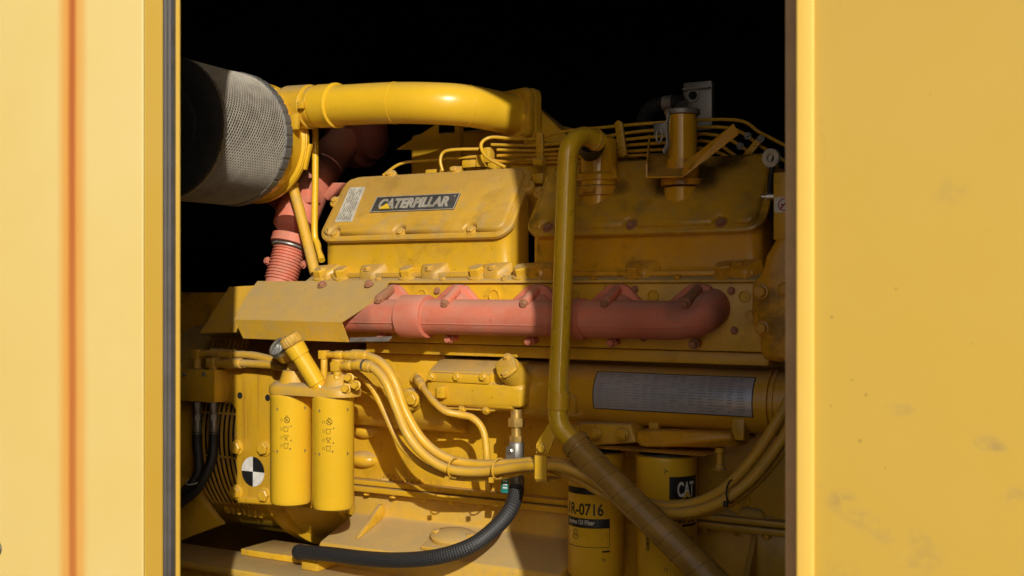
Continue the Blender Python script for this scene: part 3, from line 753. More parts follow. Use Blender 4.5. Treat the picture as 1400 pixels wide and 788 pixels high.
# --- intake pipe: sleeves, bend and flange
IP = [(385, 149, -.015), (430, 146, -.030), (470, 144, -.035), (540, 141, -.030), (600, 142, -.005), (640, 145, .038), (672, 151, .092), (700, 157, .146)]
P = [L(*p) for p in IP]
RI = 0.0448
m = MB(); m.tube(P, [RI]*6 + [RI*1.0, RI*1.0], 40, 8); pipe = part(m, 'intake_pipe', 'yellow_clean', smooth=60)
ax = (P[2] - P[1]).normalized()
def ring(t0, t1, r, mat, name, lip=0.002):
    m = MB(); A_ = P[1]; m.lathe(A_, ax, [(t0, r-lip*2), (t0+.0004, r-lip), (t0+lip, r), (t1-lip, r), (t1-.0004, r-lip), (t1, r-lip*2)], 44); part(m, name, mat, pipe)
k = sp(440, .07)*1.13
ring(-40*k, -3*k, .0500, 'yellow', 'pipe_sleeve', .003); ring(-2*k, 6*k, .0460, 'yellow', 'pipe_clamp'); ring(8*k, 34*k, .0485, 'yellow_clean', 'pipe_sleeve', .003); ring(31*k, 36*k, .0505, 'yellow_clean', 'pipe_bead', .002)
m = MB(); m.box(P[1].x-.004, P[1].x+.012, P[1].y-.056, P[1].y-.046, P[1].z-.012, P[1].z+.004); part(m, 'clamp_latch', 'yellow', pipe, bevel=.002)
m = MB(); m.box(P[1].x-.03, P[1].x-.006, P[1].y-.054, P[1].y-.040, P[1].z-.058, P[1].z-.02); part(m, 'sleeve_lug', 'yellow', pipe, bevel=.005)
for q in (3, 5):
    e1 = (P[q+1]-P[q-1]).normalized(); a_1 = e1.orthogonal().normalized(); b_1 = e1.cross(a_1)
    rr_ = circ(P[q], a_1, b_1, RI + .0002, 40); m = MB(); m.tube(rr_+[rr_[0]], .0011, 6, 1, False); part(m, 'weld_seam', 'yellow_clean', pipe)
fa = (P[-1]-P[-2]).normalized(); fx = Vector((0,0,1)).cross(fa).normalized(); fo = P[-1]
sq = rrect(.118, .110, .018, 5)
m = MB(); m.loft([[fo + fx*(a-.059) + Vector((0,0,b-.055)) + fa*d for a, b in sq] for d in (0, .014)]); part(m, 'pipe_flange', 'yellow', pipe, bevel=.0015)
m = MB(); m.loft([[fo + fx*(a-.059)*1.03 + Vector((0,0,(b-.055)*1.03)) + fa*d for a, b in sq] for d in (.017, .034)]); part(m, 'plenum_flange', 'yellow', plen, bevel=.0015)
for a in (-1, 1):
    for b in (-1, 1): bolt(fo + fx*a*.046 + Vector((0,0,b*.042)), -fa, .0088, M['yellow'], pipe)

# --- turbocharger and pink exhaust pipes on the left
m = MB(); m.lathe(L(492, 186, .47), (1, .0, 0), [(-.085, .03), (-.075, .05), (-.070, .066), (-.045, .072), (-.040, .062), (-.030, .062), (-.025, .088), (.02, .086), (.025, .070), (.05, .066), (.055, .050), (.075, .03)], 40); tur = part(m, 'turbocharger', 'red_shaded', smooth=60)
m = MB(); m.tube([L(472, 190, .42), L(452, 215, .33), L(430, 245, .18), L(410, 285, .08), L(402, 310, .05)], [.045, .05, .052, .052, .050], 28, 6); part(m, 'exhaust_pipe', 'red', tur, smooth=60)
m = MB(); m.tube([L(410, 290, .10), L(385, 265, .13), L(360, 250, .2)], .04, 24, 6); part(m, 'exhaust_pipe', 'red', tur, smooth=60)
m = MB(); a, b = L(448, 275, .13), L(470, 250, .13); m.hull([a, b, L(440, 268, .12), L(455, 250, .12), a+Vector((0,.03,0)), b+Vector((0,.03,0)), L(440, 268, .16), L(455, 250, .16)]); part(m, 'turbo_bracket', 'red', tur, bevel=.004)
m = MB(); m.box(*[f(L(400, 262, .05).x, v) for f, v in ((lambda a, b: a-b, .0), (lambda a, b: a+b, .055))], .045, .09, L(400, 262, .05).z-.03, L(400, 262, .05).z+.005); part(m, 'turbo_bracket', 'red', tur, bevel=.006)
A_, B_ = L(397, 338, .035), L(380, 398, .00); d = (B_-A_)
n = 11; prof = [(-.026, .043), (-.024, .049), (-.004, .049), (-.002, .044)]
Ld = d.length
m = MB(); m.lathe(A_, d, prof, 36); part(m, 'bellows_flange', 'red', tur)
prof = []
for i in range(n):
    t0 = Ld*0.06 + i*Ld*0.75/n; w = Ld*0.75/n
    prof += [(t0, .0345), (t0+w*.25, .0385), (t0+w*.6, .0385), (t0+w*.85, .0345)]
m = MB(); m.lathe(A_, d, [(-.01, .0345)] + prof + [(Ld, .0345)], 36); bel = part(m, 'exhaust_bellows', 'red', tur, smooth=50)
m = MB(); m.lathe(A_, d, [(.0, .0435), (.001, .0445), (.004, .0445), (.005, .0435)], 36); part(m, 'snap_ring', 'dull_steel', tur)
for px, py in ((366, 357), (416, 362), (404, 277)): bolt(L(px, py, .01), (-.3, -1, .2), .008, M['red'], tur)
# oil feed and drain tubes
m = MB(); m.tube([L(431, 176, .05), L(431, 250, .045), L(430, 318, .04), L(434, 334, .035), L(440, 356, .01)], .0078, 14, 5); part(m, 'oil_feed_tube', 'yellow_clean')
m = MB(); m.tube([L(400, 254, .01), L(410, 290, .005), L(420, 330, -.005), L(431, 374, -.02)], .0125, 16, 4); part(m, 'oil_drain_tube', 'yellow_dusty')
m = MB(); m.tube([L(400, 262, .009), L(400, 254, .01), L(401, 250, .012)], .0138, 16, 3); part(m, 'tube_nut', 'yellow_dusty')

# --- exhaust manifold
MY, MZ, MR = -0.094, -0.059, 0.036
man_x = lambda px: X(px, MY)
m = MB(); m.lathe((man_x(345), MY, MZ), (1,0,0), [(0, MR*.97), (man_x(553)-man_x(345), MR*.97)], 40); man = part(m, 'exhaust_manifold', 'red')
m = MB(); xa_, xb_ = man_x(552), man_x(588)
m.lathe((xa_, MY, MZ), (1,0,0), [(0, MR), (.0005, MR+.007), (.003, MR+.009), (xb_-xa_-.006, MR+.009), (xb_-xa_-.003, MR+.0075), (xb_-xa_-.002, MR)], 44); part(m, 'slip_joint', 'red', man)
m = MB(); xa_, xb_ = man_x(580), man_x(800)
m.lathe((xa_, MY, MZ), (1,0,0), [(0, MR), (xb_-xa_-.022, MR), (xb_-xa_-.018, MR+.0035), (xb_-xa_-.002, MR+.0035), (xb_-xa_, MR)], 40); part(m, 'manifold_section', 'red', man)
# last section ends in an elbow into the head
m = MB(); e = man_x(937)
m.tube([(man_x(796), MY, MZ), (man_x(850), MY, MZ), (e-.07, MY, MZ), (e-.02, MY, MZ), (e+.018, MY+.008, MZ+.006), (e+.034, MY+.022, MZ+.016), (e+.036, HF+.01, MZ+.026)], [MR]*4 + [MR*.98, MR*.96, MR*.95], 36, 7); part(m, 'manifold_section', 'red', man, smooth=60)
# casting seam
m = MB(); m.tube([(man_x(470), MY-MR*.93, MZ-MR*.37), (man_x(551), MY-MR*.93, MZ-MR*.37)], .0012, 6, 1); m.tube([(man_x(590), MY-MR*.935, MZ-MR*.37), (man_x(790), MY-MR*.935, MZ-MR*.37)], .0012, 6, 1)
m.tube([(man_x(800), MY-MR*.935, MZ-MR*.37), (e-.03, MY-MR*.935, MZ-MR*.37), (e+.02, MY-MR*.72, MZ-MR*.28), (e+.052, MY-MR*.05, MZ-.004), (e+.066, MY+.04, MZ+.02)], .0012, 6, 6); part(m, 'casting_seam', 'red', man)
for i, px in enumerate((535, 625, 733, 843, 953)):
    p = L(px, 395, HF - .006)
    x, z = p.x, p.z
    m = MB()
    pts = []
    for y, k in ((HF - .0015, 1.0), (HF - .014, .94)):
        pts += [Vector((x + .004 + .026*k*math.cos(t), y, z + .0015 + .0075*k*math.sin(t))) for t in [PI*j/8 for j in range(9)]]
        rx_ = .058 if i < 4 else .034
        pts += [(x - .060*k, y, z - .026), (x + rx_*k, y, z - .026), (x + rx_*.7*k, y, MZ - .022), (x - .045*k, y, MZ - .022)]
    m.hull(pts); part(m, 'port_flange', 'red', man, bevel=.0035, seg=2)
    m = MB(); pts = []
    for (cy, cz, rx, rz) in ((HF - .012, MZ + .016, .046, .036), (MY + .006, MZ + .0015, .050, .0355)):
        pts += [Vector((x + rx*math.cos(t), cy, cz + rz*math.sin(t))) for t in [2*PI*j/24 for j in range(24)]]
    m.hull(pts); part(m, 'port_neck', 'red', man, smooth=70, bevel=.004)
    # spacer sleeve on the stud, pointing out of the head
    A_ = Vector((x + .004, HF - .012, z - .002)); B_ = L(px - 19, 418, HF - .080) if i else L(px - 20, 412, HF - .075)
    dd = (B_-A_); ll = min(dd.length, .085); dd.normalize()
    sm = 'rust_bolt' if i in (0, 4) else 'red'
    m = MB(); m.lathe(A_, dd, [(0, .0105), (ll*.84, .0105), (ll*.85, .0090), (ll*.86, .0085)], 20); part(m, 'stud_sleeve', sm, man)
    bolt(A_ + dd*ll*.85, dd, .0075, M['rust_bolt'], man, 'stud_nut', 1.3)
    q_ = L(px - 12 + 2*i, (461, 463, 466, 468, 470)[i], -.075)
    bolt((q_.x, -.075, q_.z), (0, -1, -.15), .0078, M['red'] if i < 4 else M['rust_bolt'], man, 'stud_nut', 1.8)
    m = MB(); m.lathe((q_.x, HF, q_.z), (0, -1, 0), [(0, .0065), (.027, .0065)], 12); part(m, 'stud', 'red', man)

# --- folded heat shield over the front of the manifold
th = .0022
K = [(-.064, 384.5), (-.105, 406), (-.155, 440), (-.140, 466)]
left = [L(352, 384.5, K[0][0]), L(336, 406, K[1][0]), L(321, 437, K[2][0]), L(333, 463, K[3][0])]
right = [L(532, 385, K[0][0]), L(521, 406, K[1][0]), L(467, 441, K[2][0]), L(477, 468, K[3][0])]
m = MB(); m.sheet([[left[i], right[i]] for i in range(4)], th); sh = part(m, 'heat_shield', 'yellow_dusty', smooth=20)
m = MB(); m.sheet([[left[1]+Vector((-.001,0,0)), left[1]+Vector((-.003,.06,-.01))], [left[2]+Vector((-.001,0,0)), left[2]+Vector((-.003,.09,-.0))], [left[3]+Vector((-.001,0,0)), left[3]+Vector((-.003,.08,.0))]], th); part(m, 'shield_end', 'yellow_dusty', sh)
m = MB(); m.sheet([[L(314, 393, -.05), L(352, 391, -.05)], [L(274, 456, -.10), L(326, 455, -.10)]], th); part(m, 'shield_wing', 'yellow_dusty', sh)
for px, py in ((441, 391), (505, 390)):
    p = L(px, py, -.077); bolt(p + Vector((0, -.001, .001)), (0, -.6, 1), .0088, M['rust_bolt'], sh)
m = MB(); m.sheet([[L(478, 462, -.12), L(536, 460, -.12)], [L(478, 467, -.132), L(530, 466, -.132)]], .002); part(m, 'shield_lip', 'dull_steel', sh)

# --- oil cooler
OY, OZ, OR_ = 0.035, -0.2125, 0.0600
ox = lambda px, y=0.0: X(px, y)
m = MB(); x0_, x1_ = ox(716), ox(1049)
m.lathe((x0_, OY, OZ), (1,0,0), [(0, OR_-.004), (.003, OR_), (x1_-x0_, OR_), (x1_-x0_+.0005, OR_+.003), (x1_-x0_+.006, OR_+.003), (x1_-x0_+.0065, OR_-.004), (x1_-x0_+.010, OR_-.004), (x1_-x0_+.0105, OR_+.003), (x1_-x0_+.017, OR_+.003), (x1_-x0_+.0175, OR_-.001), (x1_-x0_+.2, OR_-.001)], 56)
cool = part(m, 'oil_cooler', 'yellow_shell')
def cyl(px, th_, ax_y, ax_z, r):     # point on the cooler shell
    return Vector((px, ax_y - r*math.cos(th_), ax_z + r*math.sin(th_)))
ta, tb = math.radians(50), math.radians(-24)
xa_, xb_ = ox(818), ox(1035)
m = MB(); rows = []
for i in range(17):
    a = ta + (tb-ta)*i/16
    rows.append([cyl(xa_ + (xb_-xa_)*k, a, OY, OZ, OR_ + .0009) for k in (0, 1)])
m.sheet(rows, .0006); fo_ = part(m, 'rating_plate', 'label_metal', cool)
def cylpoly(m, u0, u1, v0, v1, rr=.0020, seg=6):
    R_ = OR_ + rr
    for i in range(seg):
        a0 = ta + (tb-ta)*(v0 + (v1-v0)*i/seg); a1 = ta + (tb-ta)*(v0 + (v1-v0)*(i+1)/seg)
        m.poly([cyl(xa_+(xb_-xa_)*u0, a0, OY, OZ, R_), cyl(xa_+(xb_-xa_)*u1, a0, OY, OZ, R_), cyl(xa_+(xb_-xa_)*u1, a1, OY, OZ, R_), cyl(xa_+(xb_-xa_)*u0, a1, OY, OZ, R_)])
m = MB()
for u0, u1, v0, v1 in ((0,1,0,.02), (0,1,.98,1), (0,.006,.02,.98), (.994,1,.02,.98)): cylpoly(m, u0, u1, v0, v1)
part(m, 'plate_frame', 'ink', cool)
m = MB(); rnd = random.Random(11)
for r in range(13):                                       # printed table: straight rows broken into columns
    v = .07 + r*.068
    for c in range(16):
        if rnd.random() < .16: continue
        u = .03 + c*.0585; w = rnd.choice((.028, .036, .044, .050))
        cylpoly(m, u, u + w, v, v + (.030 if r == 0 else .020), seg=1)
for c in (4, 9, 13): cylpoly(m, .025 + c*.0585, .0265 + c*.0585, .06, .94, seg=10)
part(m, 'plate_print', 'faint', cool)
# cooler bonnet with its bolted end
fy = -0.055
def bx(px0_, py0_, px1_, py1_, y0, y1, name, mat='yellow', bev=.004, par=None, yy=None):
    a, b = L(px0_, py0_, y0), L(px1_, py1_, y0)
    m = MB(); m.box(min(a.x, b.x), max(a.x, b.x), y0, y1, min(a.z, b.z), max(a.z, b.z)); return part(m, name, mat, par or cool, bevel=bev)
m = MB()
a0, a1 = ox(584, fy), ox(700, fy); zt_, zb_ = Z(640, 510, fy), Z(640, 556, fy)
m.prism([(a0, y, z) for y, z in ((fy, zb_), (fy, zt_), (fy+.045, zt_+.024), (.12, zt_+.024), (.12, zb_-.01), (fy+.03, zb_-.01))], (a1-a0, 0, 0))
part(m, 'cooler_bonnet', 'yellow', cool, bevel=.006, seg=3)
bx(586, 509, 668, 526, fy-.012, fy+.03, 'bonnet_flange', 'yellow', .004)
m = MB(); m.hull([L(582, 524, fy-.006), L(582, 548, fy), L(592, 556, fy), L(712, 558, fy), L(716, 530, fy), L(700, 528, fy-.008), L(586, 520, fy-.01)] + [p + Vector((0, .07, 0)) for p in (L(582, 524, fy), L(582, 548, fy), L(592, 556, fy), L(712, 558, fy), L(716, 500, fy), L(700, 498, fy))]); part(m, 'cooler_bonnet', 'yellow', cool, bevel=.007, seg=3)
for px in (590, 625, 661): bolt(L(px, 515.5, fy-.012), (0, -1, 0), .0078, M['yellow'], cool)
for px, py in ((608, 559), (632, 559.5), (665, 561)): bolt(L(px, py, fy), (0, -.8, -.6), .0075, M['yellow'], cool)
bx(596, 556, 674, 563, fy+.003, .03, 'bonnet_rail', 'yellow', .002)
m = MB(); m.lathe((ox(700), OY, OZ), (1,0,0), [(0, OR_-.012), (.004, OR_-.004), (.02, OR_-.001), (.034, OR_-.001)], 48); part(m, 'cooler_neck', 'yellow', cool)
# diamond blanking flange
o = L(694, 504, fy-.012)
nv = Vector((-.15, -.80, .58)).normalized(); hx_ = Vector((1, -.15, .05)); hx_ = (hx_ - nv*hx_.dot(nv)).normalized(); hz_ = nv.cross(hx_)
if hz_.z < 0: hz_ = -hz_
dp = []
for ang, r in ((80, .026), (135, .026), (170, .031), (225, .022), (262, .026), (310, .026), (350, .031), (45, .022)):
    dp.append(o + hx_*r*math.cos(math.radians(ang)) + hz_*r*1.1*math.sin(math.radians(ang)))
m = MB(); m.hull(dp + [p + nv*.010 for p in dp]); part(m, 'blank_flange', 'yellow', cool, bevel=.004, seg=3)
m = MB(); m.lathe(o - nv*.05, nv, [(0, .026), (.050, .026)], 24); part(m, 'flange_neck', 'yellow', cool)
bolt(o + nv*.010 + hz_*.020 - hx_*.002, nv, .0072, M['yellow_dusty'], cool); bolt(o + nv*.010 - hz_*.019 + hx_*.010, nv, .0078, M['yellow_dusty'], cool)
# small dip tube bracket left of the bonnet
m = MB(); m.lathe(L(572, 520, .002), (-.25, -1, .5), [(0, .0105), (.014, .0115), (.016, .0095)], 20); part(m, 'plug', 'yellow', cool)
bx(596, 528, 606, 545, fy-.02, fy, 'bracket_tab', 'yellow', .002)
# lugs under the cooler
bx(1000, 572, 1017, 603, -.02, .02, 'cooler_foot', 'yellow', .003); bx(994, 590, 1006, 600, -.012, .02, 'cooler_foot', 'yellow', .002)
bx(776, 540, 786, 566, -.03, .0, 'hose_bracket', 'yellow', .002)

# --- oil filter base below the cooler
ob = bx(782, 585, 1012, 606, .0, .09, 'filter_base', 'yellow', .006, eng); ob.parent = eng
m = MB(); m.hull([L(872, 588, -.03), L(1000, 592, -.03), L(1000, 600, -.035), L(1010, 612, -.01), L(876, 612, -.035), L(868, 604, -.035)] + [p + Vector((0, .07, 0)) for p in (L(872, 588, -.03), L(1000, 592, -.03), L(1010, 612, -.01), L(876, 612, -.035))]); part(m, 'base_casting', 'yellow_oily', ob, bevel=.005, seg=3)
m = MB(); m.hull([L(786, 578, -.02), L(862, 580, -.02), L(870, 606, -.03), L(806, 610, -.03)] + [p + Vector((0, .08, 0)) for p in (L(786, 578, -.02), L(862, 580, -.02), L(870, 606, -.03), L(806, 610, -.03))]); part(m, 'base_casting', 'yellow', ob, bevel=.005, seg=3)
for px, py in ((815, 593), (852, 594), (790, 588)):
    m = MB(); m.lathe(L(px, py, -.02), (0, -1, 0), [(0, .0135), (.016, .0125), (.018, .010)], 22); part(m, 'bolt_boss', 'yellow', ob)
    bolt(L(px, py, -.04), (0, -1, 0), .0085, M['yellow'], ob)
bx(800, 612, 962, 624, -.062, .05, 'base_plate', 'yellow_oily', .003, ob)
bx(886, 560, 900, 590, .0, .04, 'hose_bracket', 'yellow', .003, ob)
m = MB(); p = L(984, 612, -.0); m.lathe(p, (0,0,-1), [(0, .009), (.010, .009), (.012, .0065), (.03, .0065), (.032, .009), (.038, .009), (.040, .013), (.042, .013), (.044, .006)], 16); part(m, 'sampling_valve', 'yellow', ob)

# --- front cover casting at the right, with bolts and the no-smoking sign
m = MB(); yF = -.064
out = [(1090, 320), (1062, 322), (1046, 350), (1040, 375), (1026, 386), (1026, 440), (1036, 456), (1040, 492), (1090, 500)]
m.prism([L(px, py, yF) for px, py in out], (0, .2, 0)); fc = part(m, 'front_cover', 'yellow_oily', bevel=.014, seg=3)
for px, py, r in ((1040, 399, .0115), (1042, 449, .0105), (1074, 396, .011)): bolt(L(px, py, yF - .001), (0,-1,0), r, M['yellow_oily'], fc)
for px, py in ((1019, 406), (1028, 434)):
    m = MB(); r = .0125; rr_ = circ(L(px, py, -.013 if px < 1020 else yF-.001), (1,0,0), (0,0,1), r, 22); m.tube(rr_+[rr_[0]], .0014, 6, 1, False); part(m, 'cast_ring', 'yellow_oily', fc)
br = bx(1057, 236, 1090, 328, -.06, -.03, 'sign_bracket', 'yellow', .003, fc)
m = MB(); p0, p1 = L(1059, 291, -.0605), L(1086, 269, -.0605); m.box(p0.x, p1.x, -.0615, -.0605, p0.z, p1.z); ns = part(m, 'no_smoking_sign', 'white', fc)
ccx, ccz = (p0.x+p1.x)/2, (p0.z+p1.z)/2; rr2 = (p1.z-p0.z)*.42
m = MB()
ro_, ri_ = circ((ccx, -.0620, ccz), (1,0,0), (0,0,1), rr2, 32), circ((ccx, -.0620, ccz), (1,0,0), (0,0,1), rr2*.82, 32)
for i in range(32): m.poly([ro_[i], ro_[(i+1)%32], ri_[(i+1)%32], ri_[i]])
k = rr2*.72; w = rr2*.09
m.poly([(ccx-k-w, -.0620, ccz-k+w), (ccx-k+w, -.0620, ccz-k-w), (ccx+k+w, -.0620, ccz+k-w), (ccx+k-w, -.0620, ccz+k+w)])
part(m, 'sign_ring', 'signred', fc)
m = MB(); k = rr2*.55; m.poly([(ccx-k, -.0618, ccz-.0012), (ccx+k*.8, -.0618, ccz-.0012), (ccx+k*.8, -.0618, ccz+.0012), (ccx-k, -.0618, ccz+.0012)]); m.poly([(ccx+k*.3, -.0618, ccz+.002), (ccx+k*.5, -.0618, ccz+.002), (ccx+k*.5, -.0618, ccz+.006), (ccx+k*.3, -.0618, ccz+.006)]); part(m, 'sign_symbol', 'ink', fc)
# connector and sender behind the cover
m = MB(); p = L(1056, 216, -.0); m.lathe(p, (-.2, -1, -.1), [(0, .017), (.008, .017), (.008, .008), (.001, .008), (.0, .001)], 24); part(m, 'cable_plug', 'label_pale', fc)
m = MB(); p = L(1053, 269, -.0); m.lathe(p, (-1, -.2, 0), [(-.02, .007), (.006, .007), (.006, .004), (.016, .004)], 12); part(m, 'sender', 'steel', fc)
m = MB(); m.tube([L(1062, 205, .0), L(1056, 230, .0), L(1052, 262, .01), L(1054, 300, .02)], .005, 10, 5); part(m, 'cable', 'rubber', fc)
for p in ((1022, 186), (1012, 200), (1040, 190)): bolt(L(*p, .08), (0,-1,0.3), .006, M['dull_steel'], fc)
# grey junction plate and ribbed conduit behind the filler
yj = .20
a, b = L(934, 180, yj), L(973, 110, yj)
m = MB(); m.box(a.x, b.x, yj, yj+.02, a.z, b.z); jp = part(m, 'junction_plate', 'dull_steel', bevel=.002)
m = MB(); a, b = L(935, 124, yj), L(972, 119, yj); m.box(a.x, b.x, yj-.01, yj, a.z, b.z); part(m, 'plate_fold', 'dull_steel', jp)
m = MB(); o = L(948, 131, yj); m.lathe(o, (0,-1,0), [(-.004, .014), (.004, .014), (.004, .0095), (-.0, .009), (-.0, .001)], 26); part(m, 'knockout_ring', 'dull_steel', jp)
m = MB(); m.lathe(o, (0,-1,0), [(.0005, .0088), (.0008, .0088)], 20); part(m, 'knockout_hole', 'lining', jp)
pts = catmull([L(880, 185, .17), L(880, 166, .17), L(888, 150, .17), L(902, 143, .17), L(920, 141, .17), L(934, 141, .17)], 12)
m = MB(); m.tube(pts, [.0165 if i % 2 else .0145 for i in range(len(pts))], 18, 1); part(m, 'ribbed_conduit', 'rubber', jp)
m = MB(); m.lathe(L(908, 142, .17), (1,0,0), [(0, .017), (.02, .017)], 20); part(m, 'conduit_ferrule', 'dull_steel', jp)

# ------------------------------------------------------------------ spin-on oil filters (separate, they screw off)
def oil_filter(px, ytop, ybot, yax, R, label):
    t = thing('oil_filter', label, 'oil filter', 'spin-on oil filters under the cooler')
    x = X(px, yax); z1, z0 = Z(px, ytop, yax-R), Z(px, ybot, yax-R)
    m = MB(); m.lathe((x, yax, 0), (0,0,1), [(z0, .001), (z0, R*.72), (z0+.004, R*.90), (z0+.012, R), (z1-.012, R), (z1-.008, R+.0008), (z1-.002, R), (z1, R-.004)], 56)
    m.build('canister', M['yellow_clean'], t)
    m = MB(); m.lathe((x, yax, 0), (0,0,1), [(z1+.0005, R-.006), (z1+.004, R-.006)], 40); m.build('gasket', M['rubber'], t)
    def on(sx, z, lift=.0006):          # sx: arc length from the side that faces the camera
        a = sx / R + FACE
        return Vector((x + (R+lift)*math.sin(a), yax - (R+lift)*math.cos(a), z))
    u = (px-CX)/F; FACE = math.atan2(-(u*c_ - s_), (u*s_ + c_))
    return t, on, z1, z0, R
def patch(m, on, s0, s1, z0, z1, lift=.0006, seg=14):
    for i in range(seg):
        a, b = s0+(s1-s0)*i/seg, s0+(s1-s0)*(i+1)/seg
        m.poly([on(a, z0, lift), on(b, z0, lift), on(b, z1, lift), on(a, z1, lift)])
def arrow(m, on, s, z, k):
    m.poly([on(s-k*.4, z-k), on(s+k*.5, z), on(s-k*.4, z+k)])
fa_, on, z1, z0, R = oil_filter(815, 622, 800, .0, .0565, 'yellow oil filter printed with black part number, beside the ledge and behind the hoses')
pp_ = lambda py, px=815: Z(px, py, -.0565)
mm = 1.45e-3                          # metres per pixel on these filters
fit_text('1R-0716', lambda a, b, z: on((-46 + 56*a)*mm, pp_(707) + (pp_(690)-pp_(707))*b), M['ink'], fa_, 'part_number', bold=.02, sub=1)
m = MB(); patch(m, on, -50*mm, 19*mm, pp_(724), pp_(711)); m.build('label_band', M['ink'], fa_); m = MB(); patch(m, on, -50*mm, 2*mm, pp_(678), pp_(669)); m.build('label_band', M['ink'], fa_)
fit_text('Engine Oil Filter', lambda a, b, z: on((-44 + 42*a)*mm, pp_(721.5) + (pp_(713)-pp_(721.5))*b, .0011), M['white'], fa_, 'lettering', bold=.015, sub=1)
m = MB(); patch(m, on, -46*mm, 19*mm, pp_(750.5), pp_(749.7)); patch(m, on, 18.3*mm, 19*mm, pp_(749.7), pp_(724)); m.build('label_frame', M['ink'], fa_)
m = MB(); patch(m, on, 8*mm, 19*mm, pp_(757), pp_(754.5), seg=3); arrow(m, on, 12*mm, pp_(767), 2.2*mm); patch(m, on, 8.5*mm, 9.3*mm, pp_(770), pp_(764), seg=1)
m.build('label_print', M['ink'], fa_)
m = MB(); ring_ = [on((-30+4*math.cos(t))*mm, pp_(731)+4*mm*math.sin(t), .0012) for t in [2*PI*i/18 for i in range(18)]]; m.tube(ring_+[ring_[0]], .0005, 5, 1, False); ring_ = [on((-30+5*math.cos(t))*mm, pp_(737)+3*mm*math.sin(t), .0012) for t in [2*PI*i/18 for i in range(18)]]; m.tube(ring_+[ring_[0]], .0005, 5, 1, False); m.build('label_symbol', M['ink'], fa_)

fb_, on, z1, z0, R = oil_filter(911, 627, 830, .0, .0585, 'yellow oil filter with a black logo square and barcode, right of the other one')
pp_ = lambda py, px=911: Z(px, py, -.0585)
mm = 1.37e-3
m = MB(); patch(m, on, 4*mm, 52*mm, pp_(684), pp_(653)); m.build('logo_panel', M['ink'], fb_); m = MB(); patch(m, on, 22*mm, 52*mm, pp_(722), pp_(719)); m.build('label_band', M['ink'], fb_)
fit_text('CAT', lambda a, b, z: on((15 + 29*a)*mm, pp_(681) + (pp_(660)-pp_(681))*b, .0011), M['white'], fb_, 'logo_letter', bold=.03, sub=1)
m = MB(); tri = [on(22*mm, pp_(682.5), .0016), on(39*mm, pp_(682.5), .0016), on(30.5*mm, pp_(673), .0016)]; m.poly(tri); m.build('logo_triangle', M['decal_yellow'], fb_)
fit_text('1R-0716', lambda a, b, z: on((-4 + 50*a)*mm, pp_(717) + (pp_(703)-pp_(717))*b), M['ink'], fb_, 'part_number', bold=.02, sub=1)
m = MB(); rnd = random.Random(21)
py = 706.0
while py < 757:
    w = rnd.choice((.5, .9, 1.5)); patch(m, on, -30*mm, -24*mm, pp_(py+w), pp_(py), seg=2); py += w + rnd.choice((.5, .8))
m.build('barcode', M['ink'], fb_)
m = MB(); patch(m, on, 4*mm, 5*mm, pp_(762), pp_(738), seg=1); patch(m, on, 4*mm, 46*mm, pp_(738.8), pp_(738)); patch(m, on, 4*mm, 46*mm, pp_(762), pp_(761.3)); arrow(m, on, 1*mm, pp_(645), 2.4*mm); patch(m, on, -2.6*mm, -1.8*mm, pp_(648.5), pp_(641.5), seg=1); arrow(m, on, 1*mm, pp_(780), 2.4*mm); patch(m, on, -2.6*mm, -1.8*mm, pp_(783.5), pp_(776.5), seg=1)
m.build('label_print', M['ink'], fb_)
fit_text('CATERPILLAR', lambda a, b, z: on((4 + 40*a)*mm, pp_(768.5) + (pp_(764.5)-pp_(768.5))*b), M['ink'], fb_, 'lettering', bold=.03)

# ------------------------------------------------------------------ fuel filter head (on the engine) and the two fuel filters
FY, FR = -.135, .0445
ff = thing('filter_head', 'yellow fuel filter head with priming pump and round gauge, above the two plain filters', 'filter head')
bxx = lambda *a, **k: bx(*a, par=ff, **k)
xa_, xb_ = X(374, FY), X(489, FY)
m = MB()
def footp(z, g): return [Vector((xa_ + .045 + (.045+g)*math.cos(t), FY + (.045+g)*math.sin(t), z)) for t in [PI/2 + PI*i/14 for i in range(15)]] + [Vector((xb_ - .045 + (.045+g)*math.cos(t), FY + (.045+g)*math.sin(t), z)) for t in [-PI/2 + PI*i/14 for i in range(15)]]
zf = Z(430, 543, FY - .045)
m.loft([footp(zf, -.002), footp(zf + .014, -.001), footp(zf + .020, -.007), footp(zf+.026, -.014)]); m.build('head_casting', M['yellow_dusty'], ff, smooth=50)
m = MB(); a = L(400, 526, FY); m.lathe((a.x+.006, FY, zf+.02), (0,0,1), [(0, .036), (.016, .030), (.030, .026), (.032, .014)], 26); m.lathe((a.x, FY, zf+.045), (0,0,1), [(0, .0125), (.034, .0115), (.037, .006), (.05, .004), (.052, .001)], 20); m.build('vent_stem', M['yellow_dusty'], ff)
m = MB(); m.hull([L(424, 543, FY-.035), L(446, 543, FY-.035), L(446, 527, FY-.03), L(424, 529, FY-.03)] + [p + Vector((0, .06, 0)) for p in (L(424, 543, FY-.035), L(446, 543, FY-.035), L(446, 527, FY-.03), L(424, 529, FY-.03))]); m.build('head_casting', M['yellow_dusty'], ff, bevel=.004)
m = MB(); a = L(462, 534, FY-.005); m.lathe((a.x, a.y, zf+.016), (0,0,1), [(0, .034), (.012, .030), (.030, .022), (.032, .018)], 26); m.lathe((a.x, a.y, zf+.04), (0,0,1), [(0, .0135), (.038, .0135)], 20); m.lathe((a.x, a.y, zf+.058), (0,0,1), [(0, .0165), (.012, .0165), (.014, .014)], 6); m.build('outlet_stem', M['yellow_dusty'], ff)
